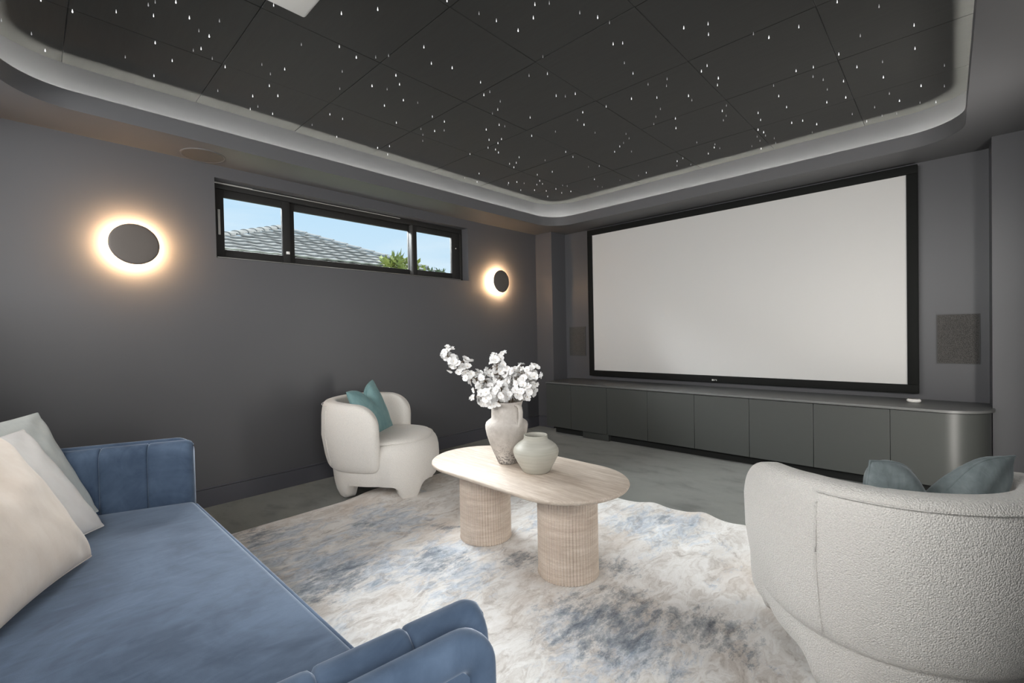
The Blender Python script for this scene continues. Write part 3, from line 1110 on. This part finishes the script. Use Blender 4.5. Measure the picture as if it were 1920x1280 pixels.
def soft_slab(poly, z0, z1, r, sub=10, puff=0.0):
    """rounded slab over a convex quad (4 corners ccw), edge radius r"""
    n = 36
    c = [Vector((p[0], p[1], 0)) for p in poly]
    def q(u, v_):
        return (c[0] * (1 - u) * (1 - v_) + c[1] * u * (1 - v_) + c[2] * u * v_ + c[3] * (1 - u) * v_)
    bm = bmesh.new()
    lu = (c[1] - c[0]).length
    lv = (c[3] - c[0]).length
    ts = [0, .15, .35, .6, .85, 1]
    us = [r / lu * x for x in ts[:-1]] + [r / lu + (1 - 2 * r / lu) * k / n for k in range(n + 1)] + [1 - r / lu * x for x in ts[:-1][::-1]]
    vs_ = [r / lv * x for x in ts[:-1]] + [r / lv + (1 - 2 * r / lv) * k / n for k in range(n + 1)] + [1 - r / lv * x for x in ts[:-1][::-1]]
    def drop(u, L):
        d = min(u, 1 - u) * L
        if d >= r:
            return 0.0
        return r - sqrt(max(0, r * r - (r - d) ** 2))
    grid = []
    for v_ in vs_:
        row = []
        for u in us:
            p = q(u, v_)
            zz = z1 - min(r, drop(u, lu) + drop(v_, lv))
            zz += puff * (4 * u * (1 - u)) ** 0.5 * (4 * v_ * (1 - v_)) ** 0.5
            row.append(bm.verts.new((p.x, p.y, zz)))
        grid.append(row)
    for j in range(len(grid) - 1):
        for i in range(len(grid[0]) - 1):
            bm.faces.new((grid[j][i], grid[j][i + 1], grid[j + 1][i + 1], grid[j + 1][i]))
    border = grid[0] + [r_[-1] for r_ in grid[1:]] + grid[-1][::-1][1:] + [r_[0] for r_ in grid[::-1][1:-1]]
    low = [bm.verts.new((v.co.x, v.co.y, z0)) for v in border]
    m = len(border)
    for i in range(m):
        bm.faces.new((border[i], low[i], low[(i + 1) % m], border[(i + 1) % m]))
    bm.faces.new(low)
    return bm

SEATZ = 0.450
sofa_part('seat_cushion', soft_slab([(1.00, -0.29), (3.19, -0.29), (3.245, 0.527), (1.315, 0.520)], 0.30, SEATZ, 0.022, puff=0.006))
bm = bmesh.new()
tube(bm, [(1.345, 0.520, SEATZ - 0.012), (2.2, 0.524, SEATZ - 0.012), (3.24, 0.527, SEATZ - 0.012)], 0.006, 8)
sofa_part('front_piping', bm)
sofa_part('seat_base', soft_slab([(1.02, -0.31), (3.20, -0.31), (3.25, 0.50), (1.33, 0.50)], 0.11, 0.30, 0.02))
# backrest, channelled like the arms
for k in range(14):
    a = 1.0 + 2.2 * k / 14
    b = 1.0 + 2.2 * (k + 1) / 14
    bm = bmesh.new()
    bm_box(bm, a + .001, b - .001, -0.41, -0.30, 0.12, 0.74, 0.03, 4)
    sofa_part('back_channel', bm)

def arm(p_back, p_front, zt, inner_sign, nch, edge=0.0):
    """inner channelled pad + outer shell; local x runs back->front"""
    a, b = Vector((p_back[0], p_back[1], 0)), Vector((p_front[0], p_front[1], 0))
    d = (b - a)
    L = d.length
    d.normalize()
    s = Vector((d.y, -d.x, 0)) * inner_sign        # outward
    def W(l, o, z):
        p = a + d * l + s * o
        return Vector((p.x, p.y, z))
    # inner pad, nch channels, each a soft vertical cushion with a rolled top
    for k in range(nch):
        l0, l1 = L * k / nch, L * (k + 1) / nch
        bm = bmesh.new()
        nl = 24
        tk = 0.092
        prof = []
        prof.append((0.004, 0.30))
        prof.append((0.0, 0.42))
        prof.append((0.0, zt - 0.075))
        for q in range(11):
            an = pi - pi * q / 10
            prof.append((tk / 2 + tk / 2 * cos(an), zt - tk / 2 - 0.012 + (tk / 2 + 0.012) * sin(an)))
        prof.append((tk, zt - 0.12))
        prof.append((tk, 0.30))
        rows = []
        for i in range(nl + 1):
            u = i / nl
            l = l0 + (l1 - l0) * u
            e = min(u, 1 - u) * (l1 - l0)
            g = 0.0
            rr = 0.013
            if e < rr:
                g = 0.006 * (1 - sqrt(max(0, 1 - (1 - e / rr) ** 2)))
            last = (k == nch - 1 and u > 0.5)
            if last:
                ee = (1 - u) * (l1 - l0)
                R = 0.035
                g = 0.026 * (1 - sqrt(max(0, 1 - (1 - min(1, ee / R)) ** 2)))
            row = []
            for (o_, z) in prof:
                cx, cz = tk / 2, zt - 0.16
                fz = 1.0 if z > 0.33 else 0.0
                oo = o_ + (g if o_ < tk / 2 else -g) * (1 if abs(o_ - cx) > 0.006 else 0)
                zz = z - g * max(0.0, (z - (zt - 0.075)) / 0.075)
                row.append(bm.verts.new(W(l, oo, zz)))
            rows.append(row)
        for i in range(nl):
            for j in range(len(prof) - 1):
                bm.faces.new((rows[i][j], rows[i][j + 1], rows[i + 1][j + 1], rows[i + 1][j]))
        bm.faces.new(rows[0])
        bm.faces.new(rows[-1][::-1])
        sofa_part('arm_channel', bm)
    # outer shell: a tall slab with a thick rolled border and an inset panel
    t0, t1 = 0.088, 0.138
    zo = zt + 0.002
    Lf = L + edge
    bm = bmesh.new()
    path = []
    R = 0.042
    # border path runs up the front and back along the top
    path.append((Lf - 0.030, 0.13))
    path.append((Lf - 0.030, 0.30))
    path.append((Lf - 0.030, zo - 0.030 - R))
    for q in range(1, 9):
        an = pi / 2 * q / 8
        path.append((Lf - 0.030 - R + R * cos(an), zo - 0.030 - R + R * sin(an)))
    for q in range(1, 8):
        path.append((Lf - 0.030 - R - (Lf - R) * q / 7, zo - 0.030))
    rings = []
    nn = 16
    for i, (l, z) in enumerate(path):
        pa, pb = path[max(0, i - 1)], path[min(len(path) - 1, i + 1)]
        tl, tz = pb[0] - pa[0], pb[1] - pa[1]
        ln = math.hypot(tl, tz)
        nl_, nz_ = tz / ln, -tl / ln
        ring = []
        for q in range(nn):
            an = 2 * pi * q / nn
            ex = 2 / 2.6
            ox = math.copysign(abs(cos(an)) ** ex, cos(an)) * (t1 - t0) / 2
            on_ = math.copysign(abs(sin(an)) ** ex, sin(an)) * 0.030
            ring.append(bm.verts.new(W(l + nl_ * on_, (t0 + t1) / 2 + ox, z + nz_ * on_)))
        rings.append(ring)
    for i in range(len(rings) - 1):
        for q in range(nn):
            bm.faces.new((rings[i][q], rings[i][(q + 1) % nn], rings[i + 1][(q + 1) % nn], rings[i + 1][q]))
    bm.faces.new(rings[0])
    bm.faces.new(rings[-1])
    sofa_part('arm_border', bm)
    bm = bmesh.new()
    pts = [(-0.02, 0.14), (Lf - 0.05, 0.14), (Lf - 0.05, zo - 0.05 - R)]
    for q in range(1, 7):
        an = pi / 2 * q / 6
        pts.append((Lf - 0.05 - R + R * cos(an), zo - 0.05 - R + R * sin(an)))
    pts.append((-0.02, zo - 0.05))
    A = [bm.verts.new(W(l, t0 + 0.006, z)) for l, z in pts]
    B = [bm.verts.new(W(l, t1 - 0.010, z)) for l, z in pts]
    for i in range(len(pts)):
        j = (i + 1) % len(pts)
        bm.faces.new((A[i], A[j], B[j], B[i]))
    bm.faces.new(A)
    bm.faces.new(B[::-1])
    sofa_part('arm_panel', bm, angle=30)

arm((1.005, -0.285), (1.312, 0.515), 0.732, -1, 5, -0.01)
arm((3.105, -0.30), (3.212, 0.565), 0.722, 1, 6, -0.022)
for (x, y) in ((1.45, 0.42), (3.15, 0.42), (1.15, -0.25), (3.1, -0.25)):
    bm = bmesh.new()
    tube(bm, [(x, y, 0.125), (x, y, 0.019)], [0.026, 0.017], 16)
    sofa_part('leg', bm, BLACKV)

def pose_corner(B, face, lean, w, h):
    """B: far bottom corner of a cushion resting on the seat"""
    a, ln = radians(face), radians(lean)
    fwd = Vector((cos(a), sin(a), 0))
    near = Vector((sin(a), -cos(a), 0))
    vup = Vector((0, 0, 1)) * cos(ln) - fwd * sin(ln)
    return pose(Vector(B) + near * (w / 2) + vup * (h / 2), face, lean)
pillow('pale grey-green cushion standing at the back by the sofa\'s far arm', PALEV, 0.48, 0.49, 0.13, pose_corner((1.20, 0.19, 0.468), 50, 27, 0.48, 0.49), 0, 11, 0.06, 0.6)
pillow('white cushion between the beige and the pale grey-green one on the sofa', WHITEF, 0.48, 0.48, 0.14, pose_corner((1.41, 0.19, 0.462), 54, 33, 0.48, 0.48), 0, 12, 0.06, 0.6)
pillow('beige velvet cushion nearest the camera on the blue sofa', CREAMV, 0.50, 0.50, 0.19, pose_corner((1.74, 0.13, 0.466), 62, 29, 0.50, 0.50), 0.09, 13, 0.05, 0.7)

# ------------------------------------------------------------------ coffee table
TH = 0.474
tb = thing('coffee_table', 'oval travertine-look coffee table on two fluted drum legs', 'table', (2.203, 1.831, 0.0), radians(-1.0))
L_, Wd = 0.609, 0.311
pts = []
nn = 48
for k in range(nn + 1):
    a = radians(-90 + 180 * k / nn)
    pts.append((L_ - Wd + Wd * cos(a), Wd * sin(a)))
for k in range(nn + 1):
    a = radians(90 + 180 * k / nn)
    pts.append((-(L_ - Wd) + Wd * cos(a), Wd * sin(a)))
prof = [(-0.052, -0.030), (-0.020, -0.026), (-0.006, -0.019), (0.0, -0.010), (-0.001, -0.004), (-0.005, 0.0)]
v, f = [], []
for (o_, z) in prof:
    for i, (x, y) in enumerate(pts):
        cx = (L_ - Wd) if i <= nn else -(L_ - Wd)
        dx, dy = x - cx, y
        ln = math.hypot(dx, dy)
        v.append((x + dx / ln * o_, y + dy / ln * o_, TH + z))
m = len(pts)
for j in range(len(prof) - 1):
    for i in range(m):
        a, b = j * m + i, j * m + (i + 1) % m
        f.append((a, b, b + m, a + m))
f.append(tuple(range(m))[::-1])
f.append(tuple((len(prof) - 1) * m + i for i in range(m)))
pydata('table_top', v, f, TRAV_TOP, tb, angle=50)
def fluted(p, th):
    r = math.hypot(p.x, p.y)
    k = r - 0.0055 * (1 - abs(sin(th * 30))) if r > 0.1 else r
    return Vector((k * cos(th), k * sin(th), p.z))
for sx in (-0.305, 0.305):
    o = lathe('fluted_leg', [(0.05, 0.016), (0.151, 0.016), (0.153, 0.022), (0.1505, 0.03), (0.150, 0.2), (0.150, 0.43), (0.150, 0.446), (0.05, 0.446)], TRAV_LEG, tb, 480, fn=fluted, angle=70)
    o.location = (sx, 0, 0)

# ------------------------------------------------------------------ vases
def jug():
    t = thing('clay_jug', 'tall weathered clay jug with one handle holding white blossom', 'vase', (2.068, 1.857, TH))
    prof = [(0.001, 0.0), (0.050, 0.0), (0.054, 0.006), (0.064, 0.03), (0.084, 0.075), (0.101, 0.118), (0.113, 0.16), (0.120, 0.195), (0.121, 0.215), (0.117, 0.230), (0.103, 0.242), (0.091, 0.250), (0.086, 0.258), (0.0855, 0.29), (0.087, 0.325), (0.090, 0.338), (0.0935, 0.346), (0.093, 0.350), (0.088, 0.351), (0.083, 0.346), (0.079, 0.32), (0.078, 0.26), (0.10, 0.22), (0.105, 0.19), (0.08, 0.08), (0.04, 0.015), (0.001, 0.012)]
    def dent(p, th):
        k = 1 + 0.012 * noise.noise(Vector((cos(th) * 1.5, sin(th) * 1.5, p.z * 14)))
        # a pinched facet on the right-hand side
        d = ((th - radians(20)) / 0.35) ** 2 + ((p.z - 0.15) / 0.06) ** 2
        k -= 0.07 * exp(-d)
        return Vector((p.x * k, p.y * k, p.z))
    body = lathe('body', prof, CLAY, t, 72, fn=dent)
    # strap handle, on the side towards the camera's right
    a = radians(-8)
    out_ = Vector((cos(a), sin(a), 0))
    sd = Vector((-sin(a), cos(a), 0))
    path = [(0.082, 0.332), (0.104, 0.336), (0.122, 0.325), (0.128, 0.30), (0.126, 0.27), (0.122, 0.245), (0.116, 0.222), (0.108, 0.205)]
    bm = bmesh.new()
    rings = []
    for i, (r, z) in enumerate(path):
        p0, p1 = path[max(0, i - 1)], path[min(len(path) - 1, i + 1)]
        tl, tz = p1[0] - p0[0], p1[1] - p0[1]
        ln = math.hypot(tl, tz)
        nr, nz_ = tz / ln, -tl / ln
        ring = []
        for q in range(10):
            an = 2 * pi * q / 10
            pp = out_ * (r + nr * 0.007 * sin(an)) + sd * (0.014 * cos(an)) + Vector((0, 0, z + nz_ * 0.007 * sin(an)))
            ring.append(bm.verts.new(pp))
        rings.append(ring)
    for i in range(len(rings) - 1):
        for q in range(10):
            bm.faces.new((rings[i][q], rings[i][(q + 1) % 10], rings[i + 1][(q + 1) % 10], rings[i + 1][q]))
    bm.faces.new(rings[0])
    bm.faces.new(rings[-1])
    from_bm('handle', bm, CLAY, t)
    return t
jug()
v2 = thing('stoneware_vase', 'squat round grey-green vase with a short neck on the coffee table', 'vase', (2.302, 1.835, TH))
lathe('body', [(0.001, 0.0), (0.066, 0.0), (0.072, 0.004), (0.082, 0.022), (0.101, 0.056), (0.114, 0.082), (0.1205, 0.105), (0.119, 0.120), (0.110, 0.136), (0.092, 0.152), (0.074, 0.163), (0.065, 0.170), (0.063, 0.176), (0.062, 0.188), (0.063, 0.192), (0.061, 0.1945), (0.057, 0.193), (0.055, 0.186), (0.056, 0.172), (0.09, 0.145), (0.112, 0.105), (0.09, 0.05), (0.05, 0.014), (0.001, 0.01)], STONEW, v2, 72)

# blossom: every spray is a thing, every flower one of its parts
def blossom_mesh(seed):
    rnd = random.Random(seed)
    v, f = [], []
    for k in range(5):
        a = 2 * pi * k / 5 + rnd.uniform(-.2, .2)
        L, wd = rnd.uniform(0.019, 0.024), rnd.uniform(0.0095, 0.012)
        cup = rnd.uniform(0.1, 0.75)
        ax = Vector((cos(a), sin(a), 0))
        sx = Vector((-sin(a), cos(a), 0))
        b0 = len(v)
        rows = [(0.0, 0.25, 0.0), (0.35, 0.8, 0.35), (0.7, 1.0, 0.62), (0.92, 0.72, 0.7), (1.0, 0.3, 0.66)]
        for (l, w_, z) in rows:
            for q in (-1, 0, 1):
                p = ax * (L * l * cos(cup * 0.7)) + sx * (wd * w_ * q) + Vector((0, 0, L * z * sin(cup) + (0.0025 if q else 0)))
                v.append(p)
        for r_ in range(len(rows) - 1):
            for q in range(2):
                x = b0 + r_ * 3 + q
                f.append((x, x + 1, x + 4, x + 3))
    me = bpy.data.meshes.new('blossom')
    me.from_pydata(v, [], f)
    for p in me.polygons:
        p.use_smooth = True
    me.materials.append(PETAL)
    # pollen centre
    bm = bmesh.new()
    bm.from_mesh(me)
    r = bmesh.ops.create_icosphere(bm, subdivisions=1, radius=0.0022)
    for vtx in r['verts']:
        vtx.co.z += 0.003
    me.materials.append(POLLEN)
    for fc in bm.faces:
        if all(vx in set(r['verts']) for vx in fc.verts):
            fc.material_index = 1
    bm.to_mesh(me)
    bm.free()
    return me
BLOS = [blossom_mesh(s) for s in range(5)]
RIGHTV = Vector((0.725, 0.688, 0)).normalized()
AWAY = Vector((-0.688, 0.725, 0)).normalized()
base_c = Vector((2.068, 1.857, 0))
def spray(label, path, n, spread, seed, start=0.3, scale=1.0):
    """path: list of (side, away, z) around the jug axis"""
    rnd = random.Random(seed)
    P = [base_c + RIGHTV * s + AWAY * d + Vector((0, 0, z)) for s, d, z in path]
    root = P[0]
    t = thing('blossom_branch', label, 'flowers', root, 0, 'blossom branches in the clay jug')
    # smooth the path
    Q = []
    for i in range(len(P) - 1):
        p0, p1, p2, p3 = P[max(0, i - 1)], P[i], P[i + 1], P[min(len(P) - 1, i + 2)]
        for k in range(6):
            u = k / 6
            Q.append(0.5 * ((2 * p1) + (p2 - p0) * u + (2 * p0 - 5 * p1 + 4 * p2 - p3) * u * u + (3 * p1 - p0 - 3 * p2 + p3) * u ** 3))
    Q.append(P[-1])
    bm = bmesh.new()
    tube(bm, [q - root for q in Q], [0.0035 - 0.0022 * i / len(Q) for i in range(len(Q))], 6)
    sites = []
    for k in range(n):
        u = start + (1 - start) * (k + rnd.random() * 0.8) / n
        u = min(u, 1.0)
        i = min(len(Q) - 2, int(u * (len(Q) - 1)))
        q = Q[i].lerp(Q[i + 1], u * (len(Q) - 1) - i)
        for _ in range(8):
            d = Vector((rnd.gauss(0, 1), rnd.gauss(0, 1), rnd.gauss(0.1, 0.9)))
            d.normalize()
            ln = spread * rnd.uniform(0.3, 1.55) * (1.0 if u < 0.9 else 0.6)
            s = q + d * ln
            rr = math.hypot(s.x - base_c.x, s.y - base_c.y)
            if s.z > 0.845 or (s.z > 0.815 and rr > 0.115):
                break
        else:
            continue
        sites.append((s, d))
        tube(bm, [q - root, q.lerp(s, 0.5) + Vector((0, 0, 0.004)) - root, s - root], [0.0014, 0.0011, 0.001], 5)
    from_bm('stem', bm, TWIG, t)
    for s, d in sites:
        o = bpy.data.objects.new('blossom', rnd.choice(BLOS))
        COL.objects.link(o)
        o.parent = t
        o.location = s - root
        nrm = (d + Vector((rnd.uniform(-.5, .5), rnd.uniform(-.9, .2), rnd.uniform(-.2, .5)))).normalized()
        o.rotation_euler = (nrm.to_track_quat('Z', 'Y') @ Matrix.Rotation(rnd.uniform(0, 6.28), 3, 'Z').to_quaternion()).to_euler()
        k = rnd.uniform(0.72, 1.12) * scale
        o.scale = (k, k, k)
spray('longest blossom branch, reaching far up to the left of the clay jug', [(-0.02, 0, 0.60), (-0.03, 0, 0.80), (-0.12, 0.0, 0.90), (-0.22, -0.02, 1.00), (-0.29, -0.03, 1.05), (-0.335, -0.03, 1.105)], 64, 0.044, 21, 0.42)
spray('upright blossom branch in the middle of the clay jug', [(0.0, 0.02, 0.60), (0.0, 0.02, 0.80), (-0.015, 0.03, 0.90), (-0.045, 0.03, 0.99), (-0.058, 0.03, 1.075)], 56, 0.052, 22, 0.46)
spray('blossom branch arching to the right of the clay jug', [(0.02, 0, 0.60), (0.03, 0, 0.80), (0.06, -0.02, 0.89), (0.09, -0.03, 0.95), (0.125, -0.04, 0.965), (0.14, -0.04, 0.93)], 92, 0.058, 23, 0.42)
spray('short blossom branch leaning right, low over the jug rim', [(0.02, -0.02, 0.60), (0.04, -0.03, 0.81), (0.08, -0.06, 0.87), (0.12, -0.08, 0.90)], 52, 0.048, 24, 0.5)
spray('short blossom branch drooping left over the jug rim', [(-0.02, -0.02, 0.60), (-0.04, -0.03, 0.81), (-0.09, -0.07, 0.855), (-0.14, -0.09, 0.865)], 64, 0.052, 25, 0.5)
spray('blossom branch leaning left behind the jug toward the corner', [(0.0, 0.02, 0.60), (-0.01, 0.04, 0.81), (-0.07, 0.06, 0.90), (-0.16, 0.06, 0.955)], 64, 0.052, 26, 0.5)
spray('short blossom tuft at the front of the jug mouth', [(0.0, -0.03, 0.60), (-0.01, -0.05, 0.81), (-0.02, -0.07, 0.86), (-0.03, -0.09, 0.895)], 54, 0.055, 27, 0.5)
spray('blossom branch between the upright and the right-hand one, behind', [(0.01, 0.03, 0.60), (0.02, 0.05, 0.82), (0.035, 0.07, 0.92), (0.06, 0.08, 0.99)], 48, 0.05, 28, 0.5)

# ------------------------------------------------------------------ neighbour's house, seen through the window
HX, HY, HZ, TP = -10.0, 5.056, 4.376, 0.42
house = thing('neighbour_house', 'neighbouring house with a hipped grey tiled roof, seen through the window', 'house', (HX, HY, 0))
DROP = 3.1
ez = HZ - TP * DROP
bm = bmesh.new()
ap = bm.verts.new((0, 0, HZ - 0.05))
a2 = bm.verts.new((-7, 0, HZ - 0.05))
c1, c2 = bm.verts.new((DROP, -DROP, ez - .05)), bm.verts.new((DROP, DROP, ez - .05))
c3, c4 = bm.verts.new((-7, DROP, ez - .05)), bm.verts.new((-7, -DROP, ez - .05))
bm.faces.new((ap, c1, c2))
bm.faces.new((ap, c2, c3, a2))
bm.faces.new((ap, a2, c4, c1))
bm.faces.new((a2, c3, c4))
bm.faces.new((c1, c4, c3, c2))
from_bm('roof_deck', bm, MORTAR, house, smooth=False)
box('wall', -6.6, DROP - .5, -DROP + .5, DROP - .5, 0, ez - .05, BRICKW, house)
# tiles of the facing slope
cs = 1 / sqrt(1 + TP * TP)
sl = Vector((cs, 0, -TP * cs))            # down the slope
up_ = Vector((TP * cs, 0, cs))
def tile_mesh(w, l):
    v, f = [], []
    nx = 8
    for k, zz in ((0, 0.0), (1, 0.035)):
        for j, (y, e) in enumerate(((0.0, -0.01), (l, 0.042))):
            for i in range(nx + 1):
                u = i / nx
                h = 0.016 * (0.5 + 0.5 * cos(2 * pi * u))
                v.append(sl * y + Vector((0, (u - 0.5) * w, 0)) + up_ * (h + zz + e - 0.02))
    n = nx + 1
    for i in range(nx):
        f.append((2 * n + i, 2 * n + i + 1, 3 * n + i + 1, 3 * n + i))
        f.append((i, n + i, n + i + 1, i + 1))
        f.append((n + i, 3 * n + i, 3 * n + i + 1, n + i + 1))
    me = bpy.data.meshes.new('roof_tile')
    me.from_pydata(v, [], f)
    for p in me.polygons:
        p.use_smooth = True
    me.set_sharp_from_angle(angle=radians(50))
    me.materials.append(ROOFT)
    return me
TW, EXP = 0.36, 0.31
TM = tile_mesh(TW + 0.02, EXP + 0.06)
rows = 11
for r in range(rows):
    d0 = 0.05 + r * EXP                    # distance down the slope
    half = (d0 + EXP * 0.6) * cs           # hips run at 45 degrees in plan
    n = int(half / TW) + 1
    for k in range(-n, n + 1):
        y = (k + 0.5 * 0) * TW
        if abs(y) > half + 0.05:
            continue
        o = bpy.data.objects.new('roof_tile', TM)
        COL.objects.link(o)
        o.parent = house
        p = sl * d0 + Vector((0, y, HZ)) + up_ * random.uniform(0, 0.006)
        o.location = p
        o.rotation_euler = (random.uniform(-.012, .012), random.uniform(-.012, .012), random.uniform(-.012, .012))
# hip caps
def cap_mesh(l):
    v, f = [], []
    n = 8
    for j, (x, s) in enumerate(((0, 0.86), (l, 1.0))):
        for th in (0.0, 0.022):
            for i in range(n + 1):
                a = pi * i / n
                R = (0.125 - th) * s
                v.append((x, R * cos(a) * 1.1, R * sin(a) * 0.8))
    m = n + 1
    for i in range(n):
        f.append((i, i + 1, 2 * m + i + 1, 2 * m + i))
        f.append((2 * m + i, 2 * m + i + 1, 3 * m + i + 1, 3 * m + i))
        f.append((i, m + i, m + i + 1, i + 1))
        f.append((m + i, 3 * m + i, 3 * m + i + 1, m + i + 1))
    me = bpy.data.meshes.new('hip_cap')
    me.from_pydata(v, [], f)
    for p in me.polygons:
        p.use_smooth = True
    me.set_sharp_from_angle(angle=radians(50))
    me.materials.append(ROOFT)
    return me
CM = cap_mesh(0.43)
for sy in (-1, 1):
    d = Vector((1, sy, -TP)).normalized()
    for k in range(11):
        o = bpy.data.objects.new('hip_cap', CM)
        COL.objects.link(o)
        o.parent = house
        o.location = Vector((0, 0, HZ + 0.0)) + d * (0.40 * k - 0.06)
        o.rotation_euler = (0, math.asin(-d.z) - 0.02, math.atan2(d.y, d.x))

def shrub(name, label, cx, cy, z_top, R, n, mat, seed, leaf, squash=1.0):
    rnd = random.Random(seed)
    t = thing(name, label, 'tree', (cx, cy, 0))
    bm = bmesh.new()
    tube(bm, [(0, 0, 0), (0.02, 0.03, z_top * 0.5), (0, 0, z_top - R * 0.9)], [0.07, 0.05, 0.03], 8)
    tips = []
    for k in range(26):
        a, el = rnd.uniform(0, 6.28), rnd.uniform(0.05, 1.4)
        d = Vector((cos(a) * cos(el), sin(a) * cos(el), sin(el) * squash))
        e_ = Vector((0, 0, z_top - R)) + d * R * rnd.uniform(0.7, 1.0)
        tips.append(e_)
        tube(bm, [(0, 0, z_top - R * 1.1), e_ * 0.5 + Vector((0, 0, (z_top - R) * .5)), e_], [0.02, 0.012, 0.005], 5)
    from_bm('trunk', bm, BARK, t)
    v, f = [], []
    for k in range(n):
        c = rnd.choice(tips) + Vector((rnd.gauss(0, R * 0.16), rnd.gauss(0, R * 0.16), rnd.gauss(-0.04, R * 0.13)))
        if c.z > z_top:
            c.z = z_top - rnd.uniform(0, 0.1)
        d = Vector((rnd.gauss(0, 1), rnd.gauss(0, 1), rnd.gauss(0.7, 0.8))).normalized()
        s = d.cross(Vector((rnd.gauss(0, 1), rnd.gauss(0, 1), rnd.gauss(0, 1)))).normalized()
        l = leaf * rnd.uniform(0.7, 1.3)
        w = l * 0.2
        b = len(v)
        nn_ = d.cross(s) * (l * 0.06)
        v += [c, c + d * l * 0.45 + s * w + nn_, c + d * l, c + d * l * 0.45 - s * w + nn_]
        f += [(b, b + 1, b + 2), (b, b + 2, b + 3)]
    o = pydata('foliage', v, f, mat, t, smooth=False, recalc=False)
    o['kind'] = 'stuff'
    return t
shrub('garden_tree', 'small yellow-green leafy tree rising beside the neighbour\'s roof, behind the window', -5.9, 6.27, 3.13, 0.56, 430, LEAFM, 31, 0.21)
shrub('garden_tree', 'dull green treetop just showing at the bottom of the right window pane', -6.0, 7.49, 2.97, 0.54, 480, LEAFD, 33, 0.14)
g = struct(box('trim_2', -40, -0.2, -30, 40, -0.14, -0.1, GRASS))
g.name = 'ground'
